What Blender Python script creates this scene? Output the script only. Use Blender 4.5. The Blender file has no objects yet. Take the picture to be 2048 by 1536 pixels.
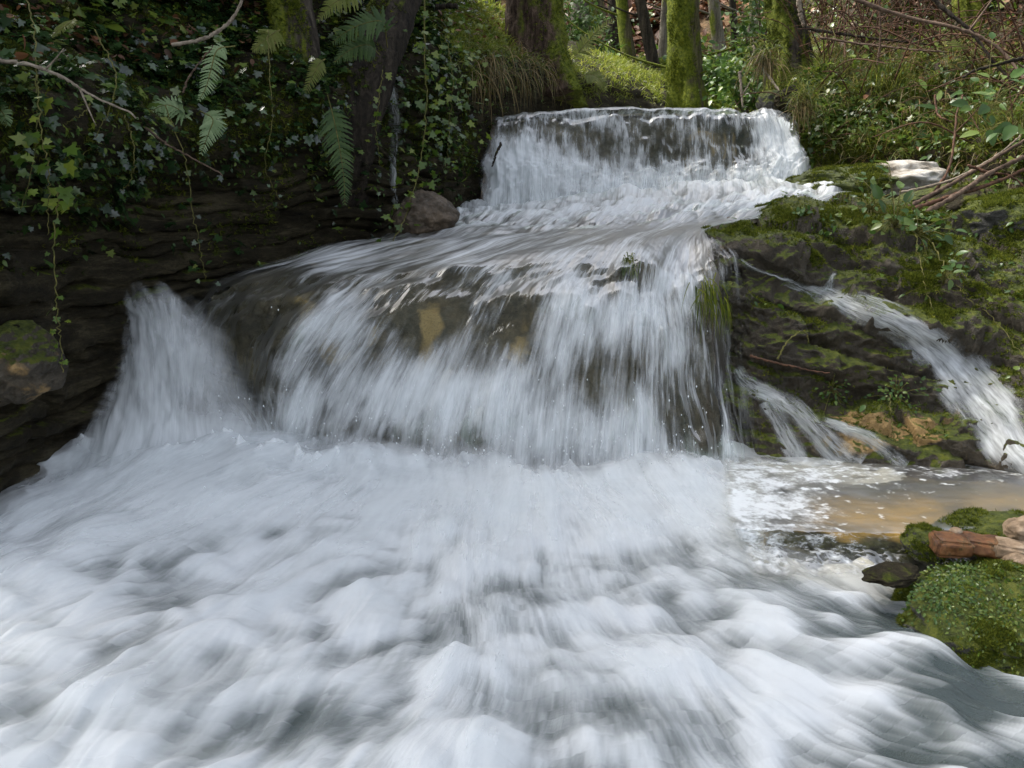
import bpy, bmesh, math, random
import numpy as np
from mathutils import Vector
from mathutils.bvhtree import BVHTree

# ------------------------------------------------------------------ camera, sky, sun, exposure
scene = bpy.context.scene
COL = scene.collection
R = math.radians
CAM_H, PITCH, FPX = 1.22, R(13.0), 1595.0
cam_d = bpy.data.cameras.new('camera')
cam_d.sensor_width = 36.0
cam_d.lens = FPX * 36.0 / 2048.0
cam_d.clip_start, cam_d.clip_end = 0.05, 400.0
cam = bpy.data.objects.new('camera', cam_d)
COL.objects.link(cam)
cam.location = (0, 0, CAM_H)
cam.rotation_euler = (R(90) - PITCH, 0, 0)
scene.camera = cam

SUN_EL, SUN_AZ = R(52), R(-62)          # azimuth from +Y (ahead), negative = to the left
world = bpy.data.worlds.new('World')
scene.world = world
world.use_nodes = True
wn = world.node_tree
wn.nodes.clear()
w_out = wn.nodes.new('ShaderNodeOutputWorld')
w_bg = wn.nodes.new('ShaderNodeBackground')
w_sky = wn.nodes.new('ShaderNodeTexSky')
w_sky.sky_type = 'NISHITA'
w_sky.sun_disc = False
w_sky.sun_elevation = SUN_EL
w_sky.sun_rotation = SUN_AZ
w_sky.air_density = 1.0
w_sky.dust_density = 4.0
w_bg.inputs['Strength'].default_value = 0.14
w_hs = wn.nodes.new('ShaderNodeHueSaturation')      # thin overcast: paler than a clear sky
w_hs.inputs['Saturation'].default_value = 0.42
wn.links.new(w_sky.outputs[0], w_hs.inputs['Color'])
wn.links.new(w_hs.outputs[0], w_bg.inputs[0])
wn.links.new(w_bg.outputs[0], w_out.inputs[0])

sun_d = bpy.data.lights.new('sun', 'SUN')
sun_d.energy = 2.8
sun_d.angle = R(25)
sun_d.color = (1.0, 0.95, 0.86)
sun = bpy.data.objects.new('sun', sun_d)
COL.objects.link(sun)
sv = Vector((math.sin(SUN_AZ) * math.cos(SUN_EL), math.cos(SUN_AZ) * math.cos(SUN_EL), math.sin(SUN_EL)))
sun.rotation_euler = sv.to_track_quat('Z', 'Y').to_euler()
sun.location = sv * 30

scene.view_settings.view_transform = 'Standard'
scene.view_settings.look = 'None'
scene.view_settings.gamma = 1.0
scene.view_settings.exposure = 1.4
scene.render.engine = 'CYCLES'
scene.cycles.transparent_max_bounces = 24
scene.cycles.max_bounces = 8
scene.cycles.use_denoising = True

# ------------------------------------------------------------------ small maths
CP, SP = math.cos(PITCH), math.sin(PITCH)
def P(px, py, Y):
    """point at forward distance Y on the line of sight of a photo pixel (2048 x 1536)"""
    cx, cy = (px - 1024) / FPX, (768 - py) / FPX
    t = Y / (CP + cy * SP)
    return (cx * t, Y, CAM_H + t * (cy * CP - SP))
def PZ(px, py, z):
    cx, cy = (px - 1024) / FPX, (768 - py) / FPX
    t = (z - CAM_H) / (cy * CP - SP)
    return (cx * t, t * (CP + cy * SP), z)
def ray(px, py):
    cx, cy = (px - 1024) / FPX, (768 - py) / FPX
    return Vector((cx, CP + cy * SP, cy * CP - SP)).normalized()
def sstep(a, b, x):
    t = np.clip((x - a) / (b - a), 0, 1)
    return t * t * (3 - 2 * t)
rng = np.random.default_rng(7)

_perm = np.random.default_rng(11).permutation(1024).astype(np.int64)
_grad = np.random.default_rng(12).normal(size=(1024, 3))
_grad /= np.linalg.norm(_grad, axis=1, keepdims=True)
def perlin(p, seed=0):
    p = np.asarray(p, float)
    i = np.floor(p).astype(np.int64)
    f = p - i
    w = f * f * f * (f * (f * 6 - 15) + 10)
    out = np.zeros(p.shape[:-1])
    for dx in (0, 1):
        for dy in (0, 1):
            for dz in (0, 1):
                h = _perm[(i[..., 0] + dx + seed * 37) & 1023]
                h = _perm[(h + i[..., 1] + dy) & 1023]
                h = _perm[(h + i[..., 2] + dz) & 1023]
                g = _grad[h]
                d = g[..., 0] * (f[..., 0] - dx) + g[..., 1] * (f[..., 1] - dy) + g[..., 2] * (f[..., 2] - dz)
                wt = (w[..., 0] if dx else 1 - w[..., 0]) * (w[..., 1] if dy else 1 - w[..., 1]) * (w[..., 2] if dz else 1 - w[..., 2])
                out += wt * d
    return out * 1.6
def fbm(p, oct=4, seed=0, gain=0.5, lac=2.03):
    p = np.asarray(p, float)
    a, s, o = 1.0, 0.0, 0.0
    for k in range(oct):
        o = o + a * perlin(p, seed + k)
        s += a
        a *= gain
        p = p * lac + 3.7
    return o / s
def ridged(p, oct=4, seed=0, gain=0.5):
    p = np.asarray(p, float)
    a, s, o = 1.0, 0.0, 0.0
    for k in range(oct):
        o = o + a * (1 - np.abs(perlin(p, seed + k)) * 1.6)
        s += a
        a *= gain
        p = p * 2.07 + 5.1
    return o / s
def billow(p, oct=3, seed=0, gain=0.5):
    p = np.asarray(p, float)
    a, s, o = 1.0, 0.0, 0.0
    for k in range(oct):
        o = o + a * np.abs(perlin(p, seed + k)) * 1.8
        s += a
        a *= gain
        p = p * 2.1 + 2.3
    return o / s
def v3(*c):
    return np.stack(np.broadcast_arrays(*c), -1).astype(float)
def unit(a):
    return a / np.maximum(np.linalg.norm(a, axis=-1, keepdims=True), 1e-9)

# ------------------------------------------------------------------ meshes
def mesh(name, V, F, attrs=None, smooth=True):
    """V (n,3); F list of arrays (m,3) / (m,4); attrs: dict of per-vertex floats or vectors"""
    me = bpy.data.meshes.new(name)
    V = np.asarray(V, np.float32).reshape(-1, 3)
    Fs = [np.asarray(f, np.int32) for f in (F if isinstance(F, (list, tuple)) else [F]) if len(f)]
    loops = np.concatenate([f.reshape(-1) for f in Fs])
    sizes = np.concatenate([np.full(len(f), f.shape[1], np.int32) for f in Fs])
    starts = np.concatenate([[0], np.cumsum(sizes)[:-1]]).astype(np.int32)
    me.vertices.add(len(V)); me.vertices.foreach_set('co', V.reshape(-1))
    me.loops.add(len(loops)); me.loops.foreach_set('vertex_index', loops)
    me.polygons.add(len(sizes)); me.polygons.foreach_set('loop_start', starts)
    me.polygons.foreach_set('loop_total', sizes)
    if smooth:
        me.polygons.foreach_set('use_smooth', np.ones(len(sizes), bool))
    for k, a in (attrs or {}).items():
        a = np.asarray(a, np.float32)
        if a.ndim == 1:
            at = me.attributes.new(k, 'FLOAT', 'POINT'); at.data.foreach_set('value', a)
        else:
            at = me.attributes.new(k, 'FLOAT_VECTOR', 'POINT'); at.data.foreach_set('vector', a.reshape(-1))
    me.update(); me.validate()
    return me
def link(name, me, mat=None, parent=None, loc=None):
    o = bpy.data.objects.new(name, me)
    COL.objects.link(o)
    if mat is not None:
        me.materials.append(mat)
    if loc is not None: o.location = loc
    if parent is not None: o.parent = parent
    return o
def tag(o, label=None, cat=None, group=None, kind=None):
    if label: o['label'] = label
    if cat: o['category'] = cat
    if group: o['group'] = group
    if kind: o['kind'] = kind
    return o
def empty(name, loc, label, cat, group=None):
    o = bpy.data.objects.new(name, None)
    COL.objects.link(o)
    o.location = loc
    o.empty_display_size = 0.1
    return tag(o, label, cat, group)

class MB:
    """collects pieces into one mesh"""
    def __init__(s): s.V, s.F, s.n, s.A = [], [], 0, {}
    def add(s, V, F, **attrs):
        V = np.asarray(V, float).reshape(-1, 3)
        for f in (F if isinstance(F, (list, tuple)) else [F]):
            if len(f): s.F.append(np.asarray(f) + s.n)
        for k, a in attrs.items():
            s.A.setdefault(k, []).append(np.broadcast_to(np.asarray(a, float), (len(V),) + np.shape(a)[1:] if np.ndim(a) else (len(V),)))
        s.V.append(V); s.n += len(V)
        return s
    def build(s, name, mat, parent=None, origin=None, smooth=True):
        V = np.concatenate(s.V)
        loc = None
        if origin is not None:
            V = V - np.asarray(origin); loc = origin
        if parent is not None:
            V = V - np.asarray(parent.location); loc = None
        me = mesh(name, V, s.F, {k: np.concatenate(a) for k, a in s.A.items()}, smooth)
        return link(name, me, mat, parent, loc)

def grid_faces(nr, nc, close=False):
    r, c = np.meshgrid(np.arange(nr - 1), np.arange(nc if close else nc - 1), indexing='ij')
    a = r * nc + c
    b = r * nc + (c + 1) % nc
    return np.stack([a, b, b + nc, a + nc], -1).reshape(-1, 4)
def cr_weights(n_ctrl, t):
    """Catmull-Rom weights, t in [0, n_ctrl-1]"""
    t = np.clip(np.asarray(t, float), 0, n_ctrl - 1 - 1e-9)
    i = np.floor(t).astype(int); f = t - i
    W = np.zeros((len(t), n_ctrl))
    cs = [-.5 * f + f**2 - .5 * f**3, 1 - 2.5 * f**2 + 1.5 * f**3, .5 * f + 2 * f**2 - 1.5 * f**3, -.5 * f**2 + .5 * f**3]
    idx = np.arange(len(t))
    for k, c in enumerate(cs):
        j = i + k - 1
        lo, hi = j < 0, j > n_ctrl - 1
        ok = ~(lo | hi)
        W[idx[ok], j[ok]] += c[ok]
        W[idx[lo], 0] += 2 * c[lo]; W[idx[lo], 1] -= c[lo]
        W[idx[hi], n_ctrl - 1] += 2 * c[hi]; W[idx[hi], n_ctrl - 2] -= c[hi]
    return W
def net(ctrl, nv, nu):
    C = np.array(ctrl, float)
    v = np.linspace(0, C.shape[0] - 1, nv); u = np.linspace(0, C.shape[1] - 1, nu)
    return np.einsum('ra,abk,cb->rck', cr_weights(C.shape[0], v), C, cr_weights(C.shape[1], u))
def netP(rows, nv, nu):
    return net([[P(*c) for c in r] for r in rows], nv, nu)
def spline(pts, n):
    C = np.array(pts, float)
    return cr_weights(len(C), np.linspace(0, len(C) - 1, n)) @ C
def grid_normals(G):
    du = np.gradient(G, axis=1); dv = np.gradient(G, axis=0)
    return unit(np.cross(du, dv))
def arc_lengths(G):
    """mean metres across and along a grid"""
    lu = np.linalg.norm(np.diff(G, axis=1), axis=-1).sum(1).mean()
    lv = np.linalg.norm(np.diff(G, axis=0), axis=-1).sum(0).mean()
    return lu, lv
def tube(path, radii, n=8, twist=0.0):
    path = np.asarray(path, float)
    radii = np.broadcast_to(np.asarray(radii, float), (len(path),))
    T = unit(np.gradient(path, axis=0))
    ref = np.array([0.31, 0.9, 0.2]) if abs(T[:, 2]).mean() > .6 else np.array([0.1, 0.2, 1.0])
    A = unit(np.cross(T, ref)); B = np.cross(T, A)
    a = np.linspace(0, 2 * np.pi, n, endpoint=False)
    V = path[:, None] + radii[:, None, None] * (np.cos(a)[None, :, None] * A[:, None] + np.sin(a)[None, :, None] * B[:, None])
    m = len(path)
    F = [grid_faces(m, n, True)]
    tip = np.array([path[0] , path[-1]])
    V = np.concatenate([V.reshape(-1, 3), tip])
    k = np.arange(n)
    F.append(np.stack([(k + 1) % n, k, np.full(n, m * n)], -1))
    F.append(np.stack([(m - 1) * n + k, (m - 1) * n + (k + 1) % n, np.full(n, m * n + 1)], -1))
    return V, F
def frames(z, x_hint):
    """rotation matrices whose columns are x, y, z (leaf normal z, leaf tip along y)"""
    z = unit(z); y = unit(x_hint - (x_hint * z).sum(-1, keepdims=True) * z)
    x = np.cross(y, z)
    return np.stack([x, y, z], -1)
def scatter(mb, tmplV, tmplF, pos, rot, scale, rnd=None):
    n, k = len(pos), len(tmplV)
    V = np.einsum('nij,kj->nki', rot, tmplV) * np.asarray(scale).reshape(-1, 1, 1) + pos[:, None]
    off = (np.arange(n) * k)[:, None, None]
    F = [(np.asarray(f)[None] + off).reshape(-1, np.asarray(f).shape[1]) for f in tmplF]
    rnd = rng.random(n) if rnd is None else rnd
    mb.add(V.reshape(-1, 3), F, rnd=np.repeat(rnd, k), **({'tip': np.tile(tmplV[:, 1] / max(tmplV[:, 1].max(), 1e-6), n)}))
def tri_of(F):
    out = []
    for f in F:
        f = np.asarray(f)
        out.append(f[:, :3])
        if f.shape[1] == 4: out.append(f[:, [0, 2, 3]])
    return np.concatenate(out)
class Surf:
    """surface to scatter on / ray-cast to"""
    def __init__(s, V, F):
        s.V = np.asarray(V, float).reshape(-1, 3)
        s.T = tri_of(F if isinstance(F, list) else [F])
        a, b, c = (s.V[s.T[:, k]] for k in range(3))
        n = np.cross(b - a, c - a)
        s.area = np.linalg.norm(n, axis=1) / 2
        s.N = unit(n)
        s.C = (a + b + c) / 3
        # make normals face the camera side
        flip = ((np.array([0, 0, CAM_H + 1.5]) - s.C) * s.N).sum(1) < 0
        s.N[flip] *= -1
        s._bvh = None
    def sample(s, n, weight=None, r=None):
        r = r or rng
        w = s.area * (1 if weight is None else np.clip(weight(s.C, s.N), 0, None))
        if w.sum() <= 0: return np.zeros((0, 3)), np.zeros((0, 3))
        i = r.choice(len(w), n, p=w / w.sum())
        b = r.random((n, 2)); k = b.sum(1) > 1; b[k] = 1 - b[k]
        a, p, q = (s.V[s.T[i, k]] for k in range(3))
        return a + b[:, :1] * (p - a) + b[:, 1:] * (q - a), s.N[i]
    @property
    def bvh(s):
        if s._bvh is None:
            s._bvh = BVHTree.FromPolygons([tuple(v) for v in s.V], [tuple(int(j) for j in t) for t in s.T])
        return s._bvh
    def hit(s, px, py, default=None):
        h = s.bvh.ray_cast(Vector((0, 0, CAM_H)), ray(px, py))
        if h[0] is None:
            return np.array(P(px, py, default or 5.0)), np.array([0, -1.0, 0])
        n = np.array(h[1]); p = np.array(h[0])
        if (np.array([0, 0, CAM_H]) - p) @ n < 0: n = -n
        return p, n
def project(p):
    p = np.asarray(p, float)
    d = p - np.array([0, 0, CAM_H])
    zf = d[..., 1] * CP - d[..., 2] * SP
    yu = d[..., 1] * SP + d[..., 2] * CP
    return np.stack([1024 + FPX * d[..., 0] / zf, 768 - FPX * yu / zf], -1)

# ------------------------------------------------------------------ node helpers
class NT:
    def __init__(s, name):
        s.m = bpy.data.materials.new(name); s.m.use_nodes = True
        s.t = s.m.node_tree; s.t.nodes.clear()
        s.out = s.t.nodes.new('ShaderNodeOutputMaterial')
    def n(s, typ, ins=None, **props):
        nd = s.t.nodes.new(typ)
        for k, v in props.items(): setattr(nd, k, v)
        for k, v in (ins or {}).items(): s.set(nd, k, v)
        return nd
    def set(s, nd, k, v):
        if isinstance(v, bpy.types.NodeSocket): s.t.links.new(v, nd.inputs[k])
        else: nd.inputs[k].default_value = v
    def val(s, a):
        return a
    def math(s, op, a, b=0.0, c=0.0, clamp=False):
        nd = s.n('ShaderNodeMath', {0: a, 1: b, 2: c}, operation=op, use_clamp=clamp)
        return nd.outputs[0]
    def ramp(s, fac, stops, interp='LINEAR'):
        nd = s.n('ShaderNodeValToRGB', {0: fac})
        cr = nd.color_ramp; cr.interpolation = interp
        while len(cr.elements) < len(stops): cr.elements.new(0.5)
        for e, (p, c) in zip(cr.elements, stops):
            e.position = p; e.color = tuple(c) + (1,) if len(c) == 3 else c
        return nd.outputs[0]
    def step(s, a, b, x):
        return s.n('ShaderNodeMapRange', {0: x, 1: a, 2: b, 3: 0.0, 4: 1.0}, interpolation_type='SMOOTHSTEP').outputs[0]
    def attr(s, name, out='Fac'):
        return s.n('ShaderNodeAttribute', attribute_name=name).outputs[out]
    def noise(s, vec, scale, detail=4, rough=0.5, dist=0.0, out=0):
        nd = s.n('ShaderNodeTexNoise', {'Scale': scale, 'Detail': detail, 'Roughness': rough, 'Distortion': dist})
        if vec is not None: s.set(nd, 'Vector', vec)
        return nd.outputs[out]
    def vmul(s, v, xyz):
        return s.n('ShaderNodeVectorMath', {0: v, 1: xyz}, operation='MULTIPLY').outputs[0]
    def vadd(s, v, xyz):
        return s.n('ShaderNodeVectorMath', {0: v, 1: xyz}, operation='ADD').outputs[0]
    def obj(s):
        return s.n('ShaderNodeTexCoord').outputs['Object']
    def pos(s):
        return s.n('ShaderNodeNewGeometry').outputs['Position']
    def mix(s, fac, a, b):
        nd = s.n('ShaderNodeMix', data_type='RGBA')
        for k, v in ((0, fac), (6, a), (7, b)):
            if isinstance(v, bpy.types.NodeSocket): s.t.links.new(v, nd.inputs[k])
            else: nd.inputs[k].default_value = v if k == 0 else (tuple(v) + (1,) if len(v) == 3 else v)
        return nd.outputs[2]
    def mixs(s, fac, a, b):
        return s.n('ShaderNodeMixShader', {0: fac, 1: a, 2: b}).outputs[0]
    def bump(s, h, strength=0.5, dist=0.02):
        return s.n('ShaderNodeBump', {'Height': h, 'Strength': strength, 'Distance': dist}).outputs[0]
    def bsdf(s, color, rough=0.7, normal=None, spec=0.4, **kw):
        ins = {'Base Color': color if isinstance(color, bpy.types.NodeSocket) else tuple(color) + (1,),
               'Roughness': rough, 'Specular IOR Level': spec}
        ins.update(kw)
        nd = s.n('ShaderNodeBsdfPrincipled', ins)
        if normal is not None: s.set(nd, 'Normal', normal)
        return nd.outputs[0]
    def done(s, shader):
        s.t.links.new(shader, s.out.inputs['Surface'])
        return s.m
# ------------------------------------------------------------------ materials of the setting
def rock_material(name, dark, mid, light, moss=0.0, tan=None, scale=3.0, wet=0.35, strata=0.0, moss_up=0.35, spec=0.4, mossgain=1.0):
    t = NT(name)
    p = t.obj()
    q = t.vmul(p, (1, 1, 1 + 3 * strata))
    big = t.noise(q, scale, 6, 0.62, 0.6)
    fine = t.noise(q, scale * 9, 5, 0.65)
    grit = t.noise(p, scale * 40, 3, 0.7)
    c = t.ramp(t.math('ADD', t.math('MULTIPLY', big, 0.65), t.math('MULTIPLY', fine, 0.35)),
               [(0.32, dark), (0.5, mid), (0.66, light)])
    if tan is not None:
        tn = t.math('ADD', t.noise(t.vadd(p, (3.1, 7.7, 1.3)), scale * 0.9, 4, 0.6, 1.0), t.attr('tan'))
        c = t.mix(t.step(0.60, 0.72, tn), c, tan)
    c = t.mix(t.math('MULTIPLY', t.step(0.45, 0.75, grit), 0.45), c, dark)
    h = t.math('ADD', t.math('MULTIPLY', fine, 0.7), t.math('MULTIPLY', grit, 0.35))
    if moss > 0:
        nz = t.n('ShaderNodeSeparateXYZ', {0: t.n('ShaderNodeNewGeometry').outputs['Normal']}).outputs[2]
        mn = t.noise(p, 5.0, 5, 0.65, 0.5)
        m = t.math('ADD', t.math('MULTIPLY', nz, moss_up), mn)
        mk = t.step(1.02 - moss, 1.16 - moss, m)
        mc = t.ramp(t.noise(p, 28, 4, 0.7), [(0.3, (0.02, 0.026, 0.005)), (0.5, (0.075, 0.095, 0.010)), (0.72, (0.17, 0.18, 0.02))])
        c = t.mix(mk, c, mc)
        h = t.math('ADD', h, t.math('MULTIPLY', t.math('MULTIPLY', mk, t.noise(p, 70, 4, 0.8)), 1.6))
    b = t.bump(h, 0.7, 0.03)
    rough = t.math('SUBTRACT', 0.85, t.math('MULTIPLY', t.step(0.4, 0.65, t.noise(p, 4.0, 3)), wet))
    return t.done(t.bsdf(c, rough, b, spec))

M = {}
M['cliff'] = rock_material('cliff_rock', (0.005, 0.004, 0.0025), (0.027, 0.022, 0.012), (0.082, 0.068, 0.038), moss=0.22, strata=1.2, wet=0.1, spec=0.15)
M['bed'] = rock_material('stream_bed_rock', (0.024, 0.024, 0.018), (0.10, 0.075, 0.052), (0.20, 0.145, 0.095), tan=(0.40, 0.26, 0.12), scale=2.6, wet=0.4)
M['ledge'] = rock_material('ledge_rock', (0.012, 0.010, 0.006), (0.046, 0.036, 0.022), (0.11, 0.09, 0.063), moss=0.22, moss_up=0.6, tan=(0.36, 0.23, 0.09), wet=0.5)
M['mossrock'] = rock_material('mossy_rock', (0.016, 0.016, 0.014), (0.06, 0.058, 0.05), (0.15, 0.14, 0.12), moss=0.55, wet=0.4)
M['soil'] = rock_material('bank_soil', (0.012, 0.009, 0.005), (0.05, 0.036, 0.02), (0.11, 0.085, 0.05), moss=0.42, scale=4, wet=0.05, moss_up=0.3)

def water_material(name, veil=False, body=0.0, tint=(0.82, 0.88, 0.82), fs=(20, 1.9), ss=(80, 4.0), gain=1.0, soft=0.2, wb=0.25):
    t = NT(name)
    f = t.attr('flow', 'Vector')
    n1 = t.noise(t.vmul(f, (fs[0], fs[1], 1)), 1.0, 4, 0.6, 0.25)
    n2 = t.noise(t.vmul(f, (ss[0], ss[1], 1)), 1.0, 3, 0.6, 0.1)
    n3 = t.noise(t.vmul(f, (5, 2.0, 1)), 1.0, 3, 0.6, 0.6)
    st = t.math('ADD', t.math('ADD', t.math('MULTIPLY', n1, 0.5), t.math('MULTIPLY', n2, 0.28)), t.math('MULTIPLY', n3, 0.22))
    foam = t.attr('foam')
    v = t.math('ADD', foam, t.math('MULTIPLY', t.math('SUBTRACT', st, 0.5), 2.2 * gain))
    fac = t.step(0.5 - 2.2 * soft, 0.5 + 2.2 * soft, v)
    edge = t.attr('edge')
    h = t.math('ADD', t.math('MULTIPLY', n1, 0.7), t.math('MULTIPLY', n2, 0.3))
    nb = t.bump(h, 0.35, 0.02)
    nw = t.bump(h, wb, 0.03)
    diff = t.n('ShaderNodeBsdfDiffuse', {'Color': (0.87, 0.895, 0.905, 1), 'Normal': nb}).outputs[0]
    trl = t.n('ShaderNodeBsdfTranslucent', {'Color': (0.82, 0.88, 0.89, 1), 'Normal': nb}).outputs[0]
    white = t.mixs(0.28, diff, trl)
    if veil:
        clear = t.n('ShaderNodeBsdfTransparent', {'Color': (1, 1, 1, 1)}).outputs[0]
        fac = t.math('MULTIPLY', t.math('MULTIPLY', fac, edge), 0.8)
        return t.done(t.mixs(fac, clear, white))
    tr = t.n('ShaderNodeBsdfTransparent', {'Color': tint + (1,)}).outputs[0]
    gl = t.n('ShaderNodeBsdfGlossy', {'Color': (1, 1, 1, 1), 'Roughness': 0.36, 'Normal': nw}).outputs[0]
    fr = t.n('ShaderNodeFresnel', {'IOR': 1.33, 'Normal': nw}).outputs[0]
    fr = t.math('MULTIPLY', fr, 0.34)
    if body:                                     # small bubbles make the water itself milky
        tr = t.mixs(body, tr, t.n('ShaderNodeBsdfDiffuse', {'Color': (0.14, 0.175, 0.175, 1)}).outputs[0])
    clear = t.mixs(fr, tr, gl)
    sh = t.mixs(fac, clear, white)
    none = t.n('ShaderNodeBsdfTransparent', {'Color': (1, 1, 1, 1)}).outputs[0]
    return t.done(t.mixs(edge, none, sh))
M['fall'] = water_material('falling_water', gain=1.2, soft=0.18)
M['chute'] = water_material('rushing_water', fs=(22, 3.5), ss=(80, 9))
M['veil'] = water_material('water_veil', veil=True, fs=(24, 1.2), ss=(90, 3), soft=0.22)
M['pool'] = water_material('pool_foam', body=0.45, tint=(0.50, 0.64, 0.56), fs=(24, 6.0), ss=(90, 20), gain=0.7, soft=0.235)
M['mist'] = water_material('soft_foam', veil=True, fs=(14, 3.0), ss=(60, 9), gain=0.6, soft=0.3)
M['jet'] = water_material('thrown_water', veil=True, fs=(15, 1.6), ss=(55, 3.5), gain=0.8, soft=0.3)
M['rill'] = water_material('rivulet_water', fs=(34, 5), ss=(120, 16), gain=0.9, soft=0.24)
M['shallow'] = water_material('shallow_water', tint=(0.90, 0.86, 0.76), fs=(10, 10), ss=(45, 45), gain=1.0, soft=0.1, wb=0.12)

def water_obj(name, G, foam, flow, mat, edge=None, parent=None):
    nr, nc = G.shape[:2]
    e = np.ones((nr, nc)) if edge is None else edge
    me = mesh(name, G.reshape(-1, 3), grid_faces(nr, nc),
              {'foam': foam.reshape(-1), 'flow': flow.reshape(-1, 3), 'edge': e.reshape(-1)})
    o = link(name, me, mat)
    if parent is not None: o.parent = parent
    else: tag(o, kind='structure')
    return o

# ------------------------------------------------------------------ lower waterfall with the chute that feeds it
rows = [
 [(915,415,6.6),(1050,398,6.6),(1200,380,6.6),(1330,368,6.6),(1450,360,6.6),(1560,360,6.5),(1650,366,6.35)],
 [(900,435,5.95),(1020,428,5.85),(1180,417,5.75),(1320,406,5.65),(1450,396,5.6),(1600,384,5.6),(1790,396,5.45)],
 [(770,466,5.25),(930,459,5.15),(1100,453,5.05),(1260,444,5.0),(1380,434,5.0),(1500,425,5.05),(1640,412,5.1)],
 [(630,492,4.8),(810,490,4.65),(1000,485,4.55),(1180,480,4.5),(1300,475,4.5),(1390,468,4.52),(1440,460,4.6)],
 [(440,550,4.4),(640,531,4.27),(880,523,4.17),(1100,520,4.1),(1260,518,4.1),(1360,513,4.14),(1450,505,4.22)],
 [(395,605,4.25),(560,590,4.12),(800,573,4.0),(1050,566,3.94),(1240,562,3.92),(1360,558,3.94),(1475,545,4.02)],
 [(370,680,4.15),(510,680,3.99),(730,662,3.86),(1010,656,3.80),(1225,652,3.78),(1370,652,3.80),(1495,650,3.88)],
 [(400,780,4.05),(490,790,3.87),(660,780,3.75),(970,780,3.66),(1210,780,3.64),(1375,780,3.67),(1500,770,3.74)],
 [(450,900,3.90),(520,900,3.75),(620,895,3.63),(950,900,3.54),(1200,910,3.52),(1385,915,3.53),(1505,920,3.58)],
 [(480,1000,3.80),(540,1000,3.66),(600,1000,3.54),(940,1000,3.44),(1200,1010,3.42),(1390,1010,3.43),(1515,1010,3.47)],
]
NV, NU = 420, 520
FALL = netP(rows, NV, NU)
FN = grid_normals(FALL)
if (FN[NV // 2, NU // 2] @ np.array([0, -1, .2])) < 0: FN = -FN
uu, vv = np.meshgrid(np.linspace(0, 1, NU), np.linspace(0, 9, NV))     # vv in rows of the net
lu, lv = arc_lengths(FALL)
fu, fv = uu * lu, vv / 9 * lv
flow = v3(fu, fv, 0)
onfall = sstep(3.6, 5.0, vv)
lump = fbm(v3(fu * 3.2, fv * 1.6, 0.3), 3, 3) * 0.10 + fbm(v3(fu * 16, fv * 1.6, 4.3), 3, 5) * 0.018
chute = billow(v3(fu * 3.0, fv * 2.6, 2.2), 4, 8, 0.5) * 0.10 * (1 - 0.85 * sstep(1.6, 2.6, vv)) + fbm(v3(fu * 9, fv * 1.5, 1.2), 3, 9) * 0.008 + 0.03 * sstep(1.8, 3, vv)
unev = 0.13 * fbm(v3(fu * 1.5, fv * .5, 8.8), 2, 16) * sstep(2.2, 4.0, vv) * (1 - sstep(6.5, 8.5, vv))
FALL = FALL + FN * unev[..., None]
Gf = FALL + FN * ((1 - onfall) * (chute - 0.03) + onfall * lump * (1 + 1.2 * sstep(6.2, 9, vv)))[..., None]
# how much air is in the water, region by region: (u, row, radius_u, radius_row, change)
px = project(FALL)
foam = 0.11 + 0.20 * np.exp(-((vv - 4.6) / 1.3) ** 2) + 0.22 * fbm(v3(fu * 8, fv * 0.9, 3.6), 3, 14) + 0 * uu
def blob(cx, cy, rx, ry, a, ang=0.0):
    dx, dy = px[..., 0] - cx, px[..., 1] - cy
    c, s = math.cos(ang), math.sin(ang)
    d = ((dx * c + dy * s) / rx) ** 2 + ((-dx * s + dy * c) / ry) ** 2
    return a * np.exp(-d)
foam += 0.42 * (1 - sstep(1.0, 2.5, vv)) + 0.46 * fbm(v3(fu * 4, fv * 1.7, 6.6), 3, 12) + 0.25 * (chute / 0.08 - .5) * (1 - sstep(1.6, 3, vv)) + 0.12 * sstep(2.0, 2.8, vv) * (1 - sstep(3.6, 4.4, vv))                     # churned water under the upper fall
foam += blob(900, 480, 200, 22, 0.25) + blob(640, 510, 110, 18, 0.2)
foam += 0.24 * sstep(6.3, 8.6, vv) + 0.08 * sstep(5.0, 6, vv)
foam += blob(690, 640, 60, 80, 0.35, 0.5) + blob(1160, 640, 90, 110, 0.32) + blob(1350, 640, 80, 130, 0.25)
foam += blob(900, 800, 260, 80, 0.3) + blob(1180, 880, 140, 60, 0.3) + blob(620, 770, 70, 90, 0.3)
foam += blob(1000, 700, 30, 80, 0.15) 
foam -= blob(850, 640, 55, 85, 0.30) + blob(1040, 640, 36, 90, 0.38) + blob(950, 640, 30, 70, 0.15)
foam -= blob(500, 650, 120, 130, 0.10) + blob(560, 560, 120, 40, 0.25) + blob(440, 760, 60, 120, 0.3)
foam -= blob(1240, 740, 40, 60, 0.22) + blob(650, 740, 40, 50, 0.25) + blob(960, 880, 30, 60, 0.25) + blob(760, 880, 45, 50, 0.2)
foam -= blob(1230, 490, 230, 32, 0.24) + blob(1450, 650, 60, 110, 0.20) + blob(1390, 860, 60, 60, .12)
edge = sstep(0, 0.02, uu) * (1 - sstep(0.90, 1.0, uu + 0.16 * fbm(v3(fu * 26, fv * 1.6, 1.1), 3, 13) * sstep(3.5, 5, vv)))
waterfall = water_obj('waterfall', Gf, foam, flow, M['fall'], edge)
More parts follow.
